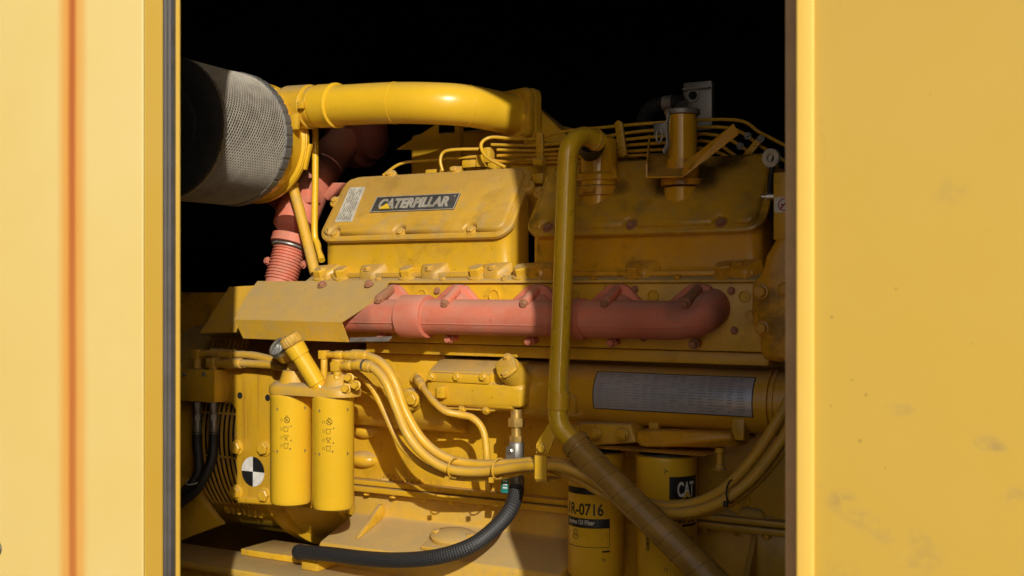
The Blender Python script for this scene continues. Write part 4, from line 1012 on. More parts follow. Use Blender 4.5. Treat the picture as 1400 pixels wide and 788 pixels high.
m = MB(); m.hull([L(466, 540, FY-.03), L(488, 534, FY-.01), L(489, 520, FY-.01), L(470, 522, FY-.03), L(466, 540, FY+.03), L(488, 534, FY+.03), L(489, 520, FY+.03), L(470, 522, FY+.03)]); m.build('head_casting', M['yellow'], ff, bevel=.006)
for px, py in ((478, 517), (487, 527), (474, 532)):
    bolt(L(px, py, FY-.022), (.25, -1, .1), .0085, M['yellow'], ff, 'plug', 1.8)
# priming pump: tilted cylinder with a fluted cap
A_, B_ = L(441, 536, FY-.022), L(399, 468, FY-.06)
d = (B_ - A_); ln0 = d.length; d.normalize()
m = MB(); m.lathe(A_, d, [(0, .014), (.010, .0155), (.020, .0165), (.022, .019), (ln0*.72, .019), (ln0*.725, .0215), (ln0*.92, .0225), (ln0*.93, .0205), (ln0*.95, .016)], 32); m.build('priming_pump', M['yellow_clean'], ff)
m = MB(); m.lathe(A_ + d*.001, d, [(0, .0165), (.0135, .0172), (.0165, .0160)], 28); m.build('pump_nut', M['yellow_oily'], ff)
m = MB(); n_ = 40
a_ = d.orthogonal().normalized(); b_ = d.cross(a_)
def flu(t, k, dep): return [A_ + d*t + (a_*math.cos(2*PI*i/80) + b_*math.sin(2*PI*i/80))*(k - (dep if (i//2) % 2 else 0)) for i in range(80)]
m.loft([flu(ln0*.955, .0205, .0016), flu(ln0*.955+.003, .0225, .0016), flu(ln0*.955+.017, .0225, .0016), flu(ln0*.955+.020, .0205, 0), flu(ln0*.955+.021, .010, 0)]); m.build('pump_cap', M['yellow_dusty'], ff)
# gauge
G0 = L(383, 474, FY-.02); gd = Vector((-.12, -.74, .62)).normalized()
G1 = L(395, 492, FY+.01)
gb = G0 - gd*.018
m = MB(); m.lathe(gb, gd, [(-.016, .010), (-.012, .0235), (.010, .0245)], 36); m.build('gauge_body', M['yellow'], ff)
m = MB(); m.lathe(gb, gd, [(.010, .0265), (.018, .0275), (.0215, .0265), (.0215, .0235), (.017, .0228)], 40, False); m.build('gauge_bezel', M['steel'], ff)
m = MB(); m.lathe(gb, gd, [(.0105, .0235), (.0145, .0235)], 32); m.build('gauge_dial', M['glass'], ff)
ga = gd.orthogonal().normalized(); gbv = gd.cross(ga)
m = MB(); q0 = gb + gd*.0155
for t in [2*PI*i/12 for i in range(12)]:
    e = ga*math.cos(t) + gbv*math.sin(t); f = gd.cross(e)
    m.poly([q0 + e*.015 - f*.001, q0 + e*.020 - f*.001, q0 + e*.020 + f*.001, q0 + e*.015 + f*.001])
m.build('dial_marks', M['ink'], ff)
m = MB(); e = (ga*.3 + gbv).normalized(); f = gd.cross(e); q0 = gb + gd*.0158
m.poly([q0 - e*.006 - f*.002, q0 + e*.016, q0 - e*.006 + f*.002]); m.poly([q0 + f*.004 - e*.004, q0 + f*.012 - e*.002, q0 + f*.012 + e*.002, q0 + f*.004 + e*.002]); m.build('gauge_needle', M['white'], ff)
m = MB(); m.tube([gb - gd*.012, gb - gd*.03, L(402, 515, FY), L(408, 532, FY)], .009, 14, 5); m.build('gauge_stem', M['yellow_oily'], ff)
# two elbows
def elbow(p0, p1, p2, r, nm='elbow_fitting'):
    m = MB(); m.tube([p0, p1], r*.95, 16, 1); m.lathe(p0.lerp(p1, .1), p1-p0, [(0, r*1.15), (r*.9, r*1.15)], 6)
    v = (p2-p1).normalized(); w = (p1-p0).normalized(); k = r*1.15
    side = v.cross(w)
    m.hull([p1 + v*a*k + w*b*k + side*c*k for a in (-1, 1) for b in (-1, 1) for c in (-1, 1)])
    m.lathe(p1, v, [(0, r*.95), ((p2-p1).length*.40, r*.95), ((p2-p1).length*.40+.0003, r*1.18), ((p2-p1).length*.62, r*1.18), ((p2-p1).length*.62+.0003, r*1.0), ((p2-p1).length*.72, r*1.0), ((p2-p1).length*.72+.0003, r*1.25), ((p2-p1).length, r*1.25)], 18)
    m.build(nm, M['yellow'], ff, bevel=.0012)
elbow(L(443, 525, FY-.0), L(443, 485, FY-.0), L(484, 486, FY-.0), .0078)
elbow(L(461, 522, FY-.02), L(461, 501, FY-.02), L(493, 499, FY-.02), .0088)

def fuel_filter(px, ytop, ybot, label, sd):
    t = thing('fuel_filter', label, 'fuel filter', 'plain yellow fuel filters below the filter head')
    x = X(px, FY); R = FR; z1, z0 = Z(px, ytop, FY-R), Z(px, ybot, FY-R)
    m = MB(); m.lathe((x, FY, 0), (0,0,1), [(z0, .001), (z0, R*.80), (z0+.004, R*.94), (z0+.012, R), (z1-.010, R), (z1-.008, R*1.012), (z1-.003, R*1.005), (z1, R*.93)], 56); m.build('canister', M['yellow_clean'], t)
    m = MB(); m.lathe((x, FY, 0), (0,0,1), [(z1+.0004, R*.9), (z1+.006, R*.9)], 40); m.build('gasket', M['rubber'], t)
    u = (px-CX)/F; FACE = math.atan2(-(u*c_ - s_), (u*s_ + c_))
    def on(sx, z, lift=.0005):
        a = sx/R + FACE; return Vector((x + (R+lift)*math.sin(a), FY - (R+lift)*math.cos(a), z))
    k = 1.62e-3; pz = lambda dy: z1 - dy*k
    m = MB()
    for s, dy in ((-18, 19), (21, 18), (-18, 75), (21, 75)):
        arrow(m, on, s*k, pz(dy), 2.0*k); patch(m, on, (s-1.9)*k, (s-1.1)*k, pz(dy+2.6), pz(dy-2.6), seg=1)
    for a in (-29, -26.5, -24): patch(m, on, a*k, (a+1.6)*k, pz(75.3), pz(74.6), seg=1)
    m.build('mark_arrow', M['ink_grey'], t)
    m = MB(); rnd = random.Random(sd)
    for i, dy in enumerate((33, 45, 56.5, 67)):
        cc = [on((-12.5+1.7*math.cos(a))*k, pz(dy)+1.7*k*math.sin(a), .0006) for a in [2*PI*j/12 for j in range(12)]]; m.tube(cc+[cc[0]], .00032, 4, 1, False)
        if i == 0:
            cc = [on((-5+3.6*math.cos(a))*k, pz(dy)+3.6*k*math.sin(a), .0006) for a in [2*PI*j/16 for j in range(16)]]; m.tube(cc+[cc[0]], .0006, 4, 1, False)
            m.tube([on(-7.6*k, pz(dy)+2.6*k, .0006), on(-2.6*k, pz(dy)-2.6*k, .0006)], .0006, 4, 1); m.tube([on(-7.6*k, pz(dy)-2.0*k, .0006), on(-4*k, pz(dy)+1*k, .0006)], .0006, 4, 1)
            m.tube([on(-7*k, pz(dy)+5.5*k, .0006), on(-5*k, pz(dy)+5*k, .0006), on(-3*k, pz(dy)+5.6*k, .0006)], .0006, 4, 1)
        else:
            w = 2.6
            q = [on((-6.2-w)*k, pz(dy)+1.5*k, .0006), on((-6.2-w*.9)*k, pz(dy)-3.2*k, .0006), on((-6.2+w*.9)*k, pz(dy)-3.2*k, .0006), on((-6.2+w)*k, pz(dy)+1.5*k, .0006)]
            m.tube(q if i != 2 else [q[0], q[2], q[1], q[3]], .00055, 4, 1)
            for j in range(4): patch(m, on, (-9.5+j*1.9)*k, (-8.4+j*1.9)*k, pz(dy-3.4), pz(dy-2.2), seg=1)
            s = (0, 3.2, 2.8, 1.5)[i]; z_ = (0, 4.2, -3.4, -3.8)[i]
            m.poly([on((s-4.0)*k, pz(dy)+(z_-1.3)*k), on(s*k*.4, pz(dy)+(z_-1)*k), on((s-2)*k, pz(dy)+(z_+1.4)*k)])
    m.build('pictogram', M['ink'], t)
    return t
fuel_filter(397.5, 541, 696, 'plain yellow fuel filter beside the checkered round mark', 1)
fuel_filter(455.5, 543, 703, 'plain yellow fuel filter beside the engine block, standing lower than its neighbour', 2)

# ------------------------------------------------------------------ fuel hoses and the small hose
def hose(name, label, cat, pts, r, mat, group=None, ends=(), n=14, sub=7, partname='hose'):
    t = thing(name, label, cat, group)
    P = [L(*p) for p in pts]
    m = MB(); m.tube(P, r, n, sub); m.build(partname, M[mat], t, smooth=80)
    return t, P
def crimp(t, a, b, r, mat='yellow_hose', nm='crimp_sleeve'):
    a, b = Vector(a), Vector(b); d = b-a; l = d.length
    m = MB(); m.lathe(a, d, [(0, r*.93), (.001, r), (l*.45, r), (l*.46, r*.93), (l*.54, r*.93), (l*.55, r), (l-.001, r), (l, r*.93)], 18); return m.build(nm, M[mat], t)
G = 'yellow fuel hoses sweeping across the engine'
t1, P1 = hose('fuel_hose', 'upper yellow fuel hose from the filter head, uppermost across the block', 'hose',
    [(484, 486, FY), (500, 487, FY), (522, 497, FY-.005), (540, 523, FY-.005), (554, 562, FY), (578, 602, FY+.01), (610, 626, FY+.02), (650, 635, FY+.03), (700, 634, FY+.02), (738, 631, FY), (775, 635, FY+.0), (815, 652, FY+.01), (860, 678, FY+.02), (905, 692, FY+.02), (950, 688, FY+.02), (990, 668, FY+.02), (1030, 626, FY+.03), (1062, 577, FY+.04), (1082, 540, FY+.06)], .0098, 'yellow_hose', G)
crimp(t1, P1[0] + Vector((-.004, 0, 0)), L(503, 487, FY), .0125)
t2, P2 = hose('fuel_hose', 'lower yellow fuel hose with a grey ring near its end, just below the upper one', 'hose',
    [(493, 499, FY-.02), (510, 503, FY-.024), (527, 522, FY-.026), (541, 556, FY-.024), (557, 594, FY-.016), (582, 624, FY-.010), (615, 642, FY-.0), (660, 645, FY+.01), (705, 639, FY+.0), (738, 637, FY-.024), (775, 640, FY-.024), (815, 659, FY-.01), (860, 689, FY+.0), (905, 701, FY+.0), (950, 699, FY+.0), (990, 684, FY+.0), (1030, 653, FY+.01), (1062, 612, FY+.02), (1085, 575, FY+.04)], .0098, 'yellow_hose', G)
crimp(t2, P2[0] + Vector((-.006, 0, 0)), L(508, 502, FY-.022), .0125)
m = MB(); m.lathe(L(497.5, 499.5, FY-.021), P2[1]-P2[0], [(0, .0128), (.003, .0131), (.005, .0128)], 20); m.build('grey_ring', M['seal'], t2)
t3, P3 = hose('fuel_hose', 'thin yellow fuel hose lying behind the two thicker ones', 'hose',
    [(472, 505, FY+.03), (490, 512, FY+.03), (508, 530, FY+.03), (524, 560, FY+.03), (545, 604, FY+.03), (575, 634, FY+.03), (610, 650, FY+.03), (650, 654, FY+.035), (690, 651, FY+.035), (738, 641, FY+.02), (780, 652, FY+.02), (830, 680, FY+.03), (880, 702, FY+.04), (940, 706, FY+.04), (990, 692, FY+.03), (1035, 660, FY+.03), (1080, 605, FY+.04)], .0068, 'yellow_hose', G)
# cable ties on the bundle
def tie(pxs, par):
    for px, py, y in pxs:
        c0 = L(px, py, y); 
        m = MB(); pts = [c0 + Vector((0.35*.020*math.cos(a)*0, .026*math.cos(a), .020*math.sin(a))) for a in [2*PI*i/20 for i in range(20)]]
        m.tube(pts + [pts[0]], .0017, 6, 1, False); m.hull([c0 + Vector((dx, -.026+dy, -.016+dz)) for dx in (-.004, .004) for dy in (-.006, .0) for dz in (-.007, .003)]); m.build('cable_tie', M['yellow_hose' if px < 800 else 'rubber'], par)
tie([(622, 640, FY+.008), (682, 641, FY+.012), (1000, 672, FY+.01)], t2)
# clamp that carries them from the coolant pipe
cb = thing('hose_clamp', 'yellow strap bracket holding the fuel hoses to the upright coolant pipe', 'clamp')
o = L(748, 637, FY-.014)
w = .0125
m = MB()
loop = [(FY-.040, o.z+.022), (FY-.040, o.z-.022), (FY-.034, o.z-.028), (FY+.02, o.z-.028)]
m.sheet([[Vector((o.x-w, y, z)), Vector((o.x+w, y, z))] for y, z in loop], .003); m.build('strap', M['yellow'], cb, smooth=30)
m = MB(); A_, B_ = L(741, 612, FY-.040), L(756, 583, FY-.036)
m.hull([A_ + Vector((-.013, 0, -.012)), A_ + Vector((.013, 0, -.012)), A_ + Vector((-.013, 0, .006)), A_ + Vector((.013, .0, .0)), B_ + Vector((-.006, 0, .01)), B_ + Vector((.012, 0, .0))] + [p + Vector((0, .004, 0)) for p in (A_ + Vector((-.013, 0, -.012)), A_ + Vector((.013, 0, -.012)), B_ + Vector((-.006, 0, .01)), B_ + Vector((.012, 0, 0)))]); m.build('clamp_arm', M['yellow'], cb, bevel=.001)
bolt(L(742, 613, FY-.041), (0,-1,0), .0085, M['yellow'], cb)
sm_, _ = hose('small_hose', 'thin yellow hose bending down over the block behind the sweeping fuel hoses', 'hose',
    [(571, 519, -.02), (580, 532, -.05), (592, 548, -.07), (608, 562, -.075), (628, 567, -.06), (645, 571, -.04), (658, 584, -.03), (664, 604, -.03), (666, 634, -.03), (668, 656, .0), (668, 668, .06)], .0075, 'yellow_hose')
crimp(sm_, L(570, 518, -.016), L(579, 530, -.046), .0098)

# ------------------------------------------------------------------ valve and black braided drain hose
dv = thing('drain_valve', 'brass drain valve with a silver lever and teal grip under the cooler', 'valve')
VY = -.03; vx = X(706, VY)
vz = lambda py: Z(706, py, VY)
m = MB(); m.lathe((vx, VY, 0), (0,0,1), [(vz(572), .0125), (vz(559), .0125)], 24); m.lathe((vx, VY, 0), (0,0,1), [(vz(586)+.003, .0155), (vz(586)+.004, .0175), (vz(571)-.001, .0175), (vz(571), .0155)], 6); m.lathe((vx, VY, 0), (0,0,1), [(vz(596), .0105), (vz(586)+.003, .0105)], 20); m.lathe((vx, VY, 0), (0,0,1), [(vz(604), .0140), (vz(596), .0145)], 6); m.build('fitting', M['brass'], dv)
m = MB(); m.lathe((vx, VY, 0), (0,0,1), [(vz(632), .0145), (vz(630), .0165), (vz(606), .0165), (vz(604), .014)], 8); m.build('valve_body', M['dull_steel'], dv)
m = MB(); a, b = L(691, 632, VY-.03), L(701, 611, VY-.03); m.hull([(a.x, VY-.032, a.z), (b.x+.004, VY-.032, a.z+.006), (b.x+.006, VY-.034, b.z), (a.x+.004, VY-.034, b.z), (a.x, VY-.029, a.z), (b.x+.004, VY-.029, a.z+.006), (b.x+.006, VY-.031, b.z), (a.x+.004, VY-.031, b.z)]); m.build('lever', M['steel'], dv, bevel=.001)
bolt(L(698, 617, VY-.034), (0,-1,0), .0052, M['steel'], dv)
m = MB(); a, b = L(685, 674, VY-.036), L(695, 640, VY-.036); m.hull([(a.x, VY-.040, a.z), (b.x, VY-.040, a.z), (b.x+.001, VY-.038, b.z), (a.x+.003, VY-.038, b.z), (a.x, VY-.034, a.z), (b.x, VY-.034, a.z), (b.x+.001, VY-.032, b.z), (a.x+.003, VY-.032, b.z)]); gr = m.build('lever_grip', M['teal'], dv, bevel=.003)
m = MB(); p, q_ = L(687, 668, VY-.0415), L(693, 650, VY-.0415)
for i in range(4):
    z_ = p.z + (q_.z-p.z)*i/4; m.poly([(p.x, VY-.0405, z_), (q_.x, VY-.0405, z_), (q_.x, VY-.0402, z_+.003), (p.x, VY-.0402, z_+.003)])
m.build('grip_print', M['white'], dv)
m = MB(); m.lathe((vx, VY, 0), (0,0,1), [(vz(666), .0150), (vz(664), .0165), (vz(652), .0168), (vz(651), .0145), (vz(644), .0145), (vz(643), .0160), (vz(632), .0160)], 24); m.build('ferrule', M['ferrule'], dv)
dh = thing('drain_hose', 'thick black braided drain hose curving along the oil pan ledge from the valve', 'hose')
pts = [L(706, 662, VY), L(705, 676, VY-.01), L(697, 698, VY-.035), L(677, 722, VY-.065), L(645, 746, VY-.10), L(600, 761, VY-.125), L(550, 766, VY-.13), L(500, 764, VY-.12), L(450, 758, VY-.10), L(412, 755, VY-.08)]
m = MB(); m.tube(pts, .0158, 22, 10); m.build('hose', M['braid'], dh, smooth=80)
m = MB(); d = (pts[-1]-pts[-2]).normalized(); m.lathe(pts[-1]-d*.002, d, [(0, .0165), (.010, .0172), (.017, .0150), (.019, .009)], 24); m.build('end_cap', M['rubber'], dh)

# ------------------------------------------------------------------ upright coolant pipe with its wrapped hose
cp = thing('coolant_pipe', 'upright yellow coolant pipe bending over the rear cover and down into a wrapped brown hose', 'pipe')
PY = -.165
pts = [L(820, 194, -.085), L(808, 189, -.105), L(797, 187, -.125), L(785, 193, -.15), L(777, 210, PY), L(775, 240, PY), L(772, 320, PY), L(769, 400, PY), L(765, 490, PY), L(763, 540, PY), L(763, 566, PY), L(767, 584, PY), L(778, 598, PY), L(790, 610, PY)]
m = MB(); m.tube(pts, [.0185]*14, 28, 8); stp = m.build('steel_pipe', M['yellow_pipe'], cp, smooth=80)
m = MB(); d = pts[0]-pts[1]; m.lathe(pts[0]-d*.4, -d, [(0, .0185), (.0005, .021), (.004, .021), (.0045, .0185)], 30); m.build('pipe_collar', M['yellow_dusty'], stp)
m = MB(); d = L(763.5, 560, PY)-L(765, 536, PY); m.lathe(L(765, 536, PY), d, [(0, .0185), (.0005, .0205), (d.length-.001, .0205), (d.length, .0188)], 30); m.build('pipe_sleeve', M['yellow_clean'], stp)
m = MB(); rr_ = circ(pts[4].lerp(pts[5], .2), (1,0,0), (0,1,0), .0186, 28); m.tube(rr_+[rr_[0]], .0011, 6, 1, False); m.build('weld_seam', M['yellow_gloss'], stp)
hp = [L(783, 603, PY), L(800, 622, PY-.002), L(835, 658, PY-.01), L(880, 702, PY-.015), L(925, 745, PY-.02), L(975, 795, PY-.03), L(1010, 830, PY-.03)]
m = MB(); m.tube(hp, [.0250, .0252, .0255, .0262, .0268, .0270, .0270], 30, 10); wh_ = m.build('wrapped_hose', M['wrap'], cp, smooth=80)
m = MB(); d = hp[1]-hp[0]; m.lathe(hp[0]+d*.10, d, [(0, .0245), (.0005, .0275), (.013, .0278), (.0135, .0255)], 30); m.build('hose_clamp_band', M['wrap'], wh_)

# ------------------------------------------------------------------ electrical generator at the left, with bracket plate and junction block
gen = thing('generator', 'round yellow slotted generator housing low on the left behind the fuel filters', 'generator')
GR = .270; gy = .222
gz = -.355
gx1, gx0 = X(452, -.0), X(285, .05) - .16
ga0, ga1, gb_ = X(372, .02), X(392, .02), X(442, .02)
m = MB(); m.lathe((0, gy, gz), (1,0,0), [(gx0, GR*.3), (gx0, GR-.02), (gx0+.01, GR-.006), (ga0-.004, GR-.006), (ga0, GR+.002), (ga0+.012, GR+.012), (ga1, GR+.012), (ga1+.002, GR-.004), (ga1+.02, GR-.012), (gb_-.03, GR-.020), (gb_, GR-.045), (gb_+.001, .1)], 144)
m.build('housing', M['yellow'], gen)
# louvre slots on the drum: dark openings with bars between, following the curve
m = MB(); 
sx0_, sx1_ = X(272, -.03), X(328, -.03)
def drum(x, a, r): return Vector((x, gy - r*math.cos(a), gz + r*math.sin(a)))
for i in range(9):
    x = sx0_ + (sx1_-sx0_)*(i+.15)/9; w = (sx1_-sx0_)/9*.62
    for j in range(10):
        a0, a1 = math.radians(30 - j*6.8), math.radians(30 - (j+1)*6.8)
        m.poly([drum(x, a0, GR-.0048), drum(x+w, a0, GR-.0048), drum(x+w, a1, GR-.0048), drum(x, a1, GR-.0048)])
o_ = m.build('louvre_slot', M['lining'], gen)
m = MB()
for i in range(10):
    x = sx0_ + (sx1_-sx0_)*(i-.23)/9; w = (sx1_-sx0_)/9*.30
    rows = [[drum(x, math.radians(31 - j*3.7), GR-.002), drum(x+w, math.radians(31 - j*3.7), GR-.002)] for j in range(20)]
    m.sheet(rows, .004)
for a in (12, -10): 
    m.sheet([[drum(sx0_, math.radians(a+1), GR+.0), drum(sx0_, math.radians(a), GR+.0)], [drum(sx1_, math.radians(a+1), GR+.0), drum(sx1_, math.radians(a), GR+.0)]], .004)
m.build('louvre_grille', M['yellow_dusty'], gen)
m = MB()
for i in range(12):
    x = X(326, .06) + i*.013
    a0, a1 = math.radians(-57), math.radians(-61)
    m.poly([drum(x, a0, GR-.0045), drum(x+.007, a0, GR-.0045), drum(x+.013, a1, GR-.0045), drum(x+.006, a1, GR-.0045)])
m.build('louvre_slot', M['lining'], gen)
m = MB()
for i in range(7):
    x = X(318, .06) + i*.018
    m.hull([drum(x, math.radians(-42), GR-.007), drum(x+.014, math.radians(-42), GR-.007), drum(x+.012, math.radians(-46), GR+.003), drum(x+.002, math.radians(-46), GR+.003), drum(x, math.radians(-47.5), GR-.007), drum(x+.014, math.radians(-47.5), GR-.007)])
m.build('louvre_hood', M['yellow'], gen, bevel=.002)
# upper grille under the shield
m = MB(); a, b = L(282, 500, .03), L(332, 462, .03); m.box(a.x, b.x, .03, .05, a.z, a.z+.012); m.box(a.x, b.x, .03, .05, b.z-.008, b.z)
for i in range(9):
    x = a.x + (b.x-a.x)*(i+.2)/9; m.hull([(x, .03, a.z), (x+.006, .03, a.z), (x+.022, .03, b.z), (x+.028, .03, b.z), (x, .036, a.z), (x+.006, .036, a.z), (x+.022, .036, b.z), (x+.028, .036, b.z)])
m.build('upper_grille', M['yellow_dusty'], gen)
m = MB(); a, b = L(230, 475, .22), L(318, 400, .22); m.box(a.x-.3, b.x, .22, .4, a.z-.2, b.z); m.build('terminal_box', M['yellow_oily'], gen, bevel=.004)
m = MB(); a, b = L(240, 690, .04), L(312, 600, .04); m.prism([L(px, py, -.02) for px, py in ((170, 590), (246, 600), (258, 645), (274, 682), (302, 718), (240, 742), (170, 770))], (0, .02, 0)); m.build('side_plate', M['yellow'], gen, bevel=.003)
# bracket plate with the round black-and-white mark
BY = -.062
br_ = thing('bracket_plate', 'rust streaked yellow bracket plate with a round checkered mark, left of the fuel filters', 'bracket')
outl = [(311, 549), (318, 503), (362, 505), (368, 500), (392, 500), (397, 506), (425, 508), (425, 695), (325, 688), (322, 560), (316, 552)]
def plate_mat():
    m_ = paint('rust run yellow paint', (0.70, 0.39, 0.018), 0.36, 0.75, 0.10)
    nt = m_.node_tree; bs = nt.nodes['Principled BSDF']
    src = bs.inputs['Base Color'].links[0].from_socket
    tc = nd(nt, 'ShaderNodeTexCoord'); mp = nd(nt, 'ShaderNodeMapping'); mp.inputs['Scale'].default_value = (70, 70, 2.6); nt.links.new(tc.outputs['Object'], mp.inputs['Vector'])
    f = ramp(nt, noise(nt, mp.outputs[0], 1.0, 5, .6), .52, .70, 0, .75)
    nt.links.new(mixc(nt, f, src, (0.42, 0.20, 0.025)), bs.inputs['Base Color']); return m_
M['plate'] = plate_mat()
m = MB(); m.prism([L(px, py, BY) for px, py in outl], (0, .012, 0)); m.build('plate', M['plate'], br_, bevel=.0015)
m = MB(); m.prism([L(px, py, BY-.004) for px, py in ((326, 679), (398, 684), (398, 692), (326, 687))], (0, .02, 0)); m.build('plate_foot', M['plate'], br_, bevel=.0015)
for px, py in ((328, 541), (366, 544)):
    m = MB(); r = 4.6*sp(px, BY); m.lathe(L(px, py, BY-.0005), (0,-1,0), [(0, r), (.0004, r)], 20); m.build('bolt_hole', M['lining'], br_)
for px, py in ((325, 612), (362, 613), (324, 673), (363, 677)): bolt(L(px, py, BY-.001), (0,-1,0), .0145, M['yellow'], br_)
dc = L(346, 645, BY-.001); dr = 20.3*sp(346, BY)
for k in range(4):
    m = MB(); pts = [dc] + [dc + Vector((dr*math.cos(t), 0, dr*math.sin(t))) for t in [k*PI/2 + PI/2*i/12 for i in range(13)]]
    m.prism(pts, (0, -.0008, 0)); m.build('mark_quarter', M['ink'] if k in (0, 2) else M['white'], br_)
# junction block with pipes and black hoses
jb = thing('junction_block', 'shaded yellow hydraulic block with two steel fittings near the door seal', 'junction block')
a, b = L(246, 548, -.10), L(293, 506, -.10)
m = MB(); m.box(a.x, b.x, -.10, -.035, a.z, b.z); m.build('block', M['yellow'], jb, bevel=.003)
m = MB(); p0_, p1_ = L(290, 550, -.055), L(322, 503, -.055); m.box(p0_.x, p1_.x, -.058, -.046, p0_.z, p1_.z); m.build('web_plate', M['yellow'], jb, bevel=.002)
for px in (252, 279): bolt(L(px, 512, -.1005), (0,-1,0), .0045, M['dull_steel'], jb)
for px, dy in ((270, 0), (292, 0)):
    x = X(px, -.075); zc = lambda py: Z(px, py, -.075)
    m = MB(); m.lathe((x, -.075, 0), (0,0,1), [(zc(558), .0105), (zc(549), .0115)], 6); m.lathe((x, -.075, 0), (0,0,1), [(zc(567), .0085), (zc(558), .0085)], 16); m.lathe((x, -.075, 0), (0,0,1), [(zc(575), .0115), (zc(567), .012)], 6); m.lathe((x, -.075, 0), (0,0,1), [(zc(595), .0105), (zc(593), .0115), (zc(577), .0100), (zc(575), .009)], 20); m.build('steel_fitting', M['ferrule'], jb)
HG = 'black hydraulic hoses below the junction block'
h1, _ = hose('hydraulic_hose', 'black rubber hose nearest the door seal, hanging from the left fitting', 'hose', [(270, 590, -.075), (270, 610, -.075), (272, 632, -.08), (271, 648, -.085), (260, 664, -.095), (244, 678, -.10), (226, 690, -.11)], .0115, 'rubber', HG)
h2, _ = hose('hydraulic_hose', 'black rubber hose from the right fitting, looping lowest', 'hose', [(292, 590, -.075), (292, 606, -.075), (290, 626, -.08), (282, 648, -.09), (268, 670, -.10), (252, 684, -.105), (236, 694, -.11), (220, 700, -.12)], .0115, 'rubber', HG)
m = MB(); c0 = L(268, 656, -.093); e1 = Vector((1, 0, .15)).normalized(); e2 = Vector((0, .9, .45)).normalized()
pts = [c0 + e1*.026*math.cos(t) + e2*.020*math.sin(t) for t in [2*PI*i/24 for i in range(24)]]; m.tube(pts+[pts[0]], .0014, 6, 1, False); m.build('cable_tie', M['white'], h2)
TG = 'dusty yellow tubes above the junction block'
def tubeth(label, pts, up0):
    t = thing('fuel_tube', label, 'tube', TG)
    P = [L(*p) for p in pts]
    m = MB(); m.tube(P, .0092, 14, 6); m.build('tube', M['yellow_dusty'], t, smooth=80)
    crimp(t, P[1], P[2], .0118, 'yellow_dusty')
    A_ = L(*up0); c_p = P[0]
    m = MB(); m.tube([A_, c_p], .0092, 14, 1); m.hull([c_p + Vector((a, b, c)) for a in (-.012, .012) for b in (-.012, .012) for c in (-.012, .012)]); m.build('elbow', M['yellow_dusty'], t, bevel=.002)
tubeth('upper dusty yellow tube running from the junction block to the filter head', [(270, 484, -.075), (290, 483, -.075), (320, 485, -.075), (345, 486, -.08), (378, 494, -.085), (405, 503, -.09), (418, 512, -.10)], (270, 506, -.075))
tubeth('lower dusty yellow tube running from the junction block to the filter head', [(291, 496, -.090), (308, 497, -.090), (330, 497, -.09), (350, 498, -.09), (375, 500, -.095), (400, 506, -.10), (415, 516, -.11)], (291, 506, -.09))

# ------------------------------------------------------------------ air filter drum in its corner
af = thing('air_filter', 'big round air filter wrapped in metal mesh with a dark end cap, top left', 'air filter')
W1 = Wd(219, 174, 2.43); W2 = Wd(320, 191, 2.67); AX = (W2 - W1); AL = AX.length; AX.normalize(); AR = .147
ea = Vector((0,0,1)); ea = (ea - AX*ea.dot(AX)).normalized(); eb = AX.cross(ea)
m = MB(); m.lathe(W1, AX, [(-.010, .03), (-.012, .06), (-.010, .062), (-.012, AR*.62), (-.006, AR*.64), (-.010, AR*.86), (-.006, AR*.97), (.0, AR+.003), (.010, AR+.003), (.012, AR)], 72); m.build('end_cap', M['capdark'], af)
m = MB(); m.lathe(W1, AX, [(-.014, .001), (-.014, .028)], 24); m.build('cap_boss', M['capdark'], af)
pl_ = []
m = MB()
NP = 180
def pleat(t): return [W1 + AX*t + (ea*math.cos(2*PI*i/(2*NP)) + eb*math.sin(2*PI*i/(2*NP)))*(AR - .006 - (.010 if i % 2 else 0)) for i in range(2*NP)]
m.loft([pleat(.008), pleat(AL-.004)]); m.build('pleated_paper', M['paper'], af, smooth=10)
# expanded-metal jacket: real diamond lattice
bm = bmesh.new(); NC, NR_ = 76, 27
vv = {}
def gv(i, j):
    k = (i % (2*NC), j)
    if k not in vv:
        a = 2*PI*k[0]/(2*NC); vv[k] = bm.verts.new(W1 + AX*(.010 + (AL-.016)*j/(2*NR_)) + (ea*math.cos(a) + eb*math.sin(a))*AR)
    return vv[k]
for j in range(0, 2*NR_-1):
    for i in range(2*NC):
        if (i + j) % 2 == 0: 
            try: bm.faces.new((gv(i, j), gv(i+1, j+1), gv(i, j+2), gv(i-1, j+1))) if j+2 <= 2*NR_ else None
            except ValueError: pass
bmesh.ops.recalc_face_normals(bm, faces=bm.faces[:])
me = bpy.data.meshes.new('mesh_jacket'); bm.to_mesh(me); bm.free(); me.materials.append(M['mesh'])
mj = bpy.data.objects.new('mesh_jacket', me); C.objects.link(mj); mj.parent = af
w_ = mj.modifiers.new('lattice', 'WIREFRAME'); w_.thickness = .0026; w_.use_even_offset = False; w_.use_boundary = True
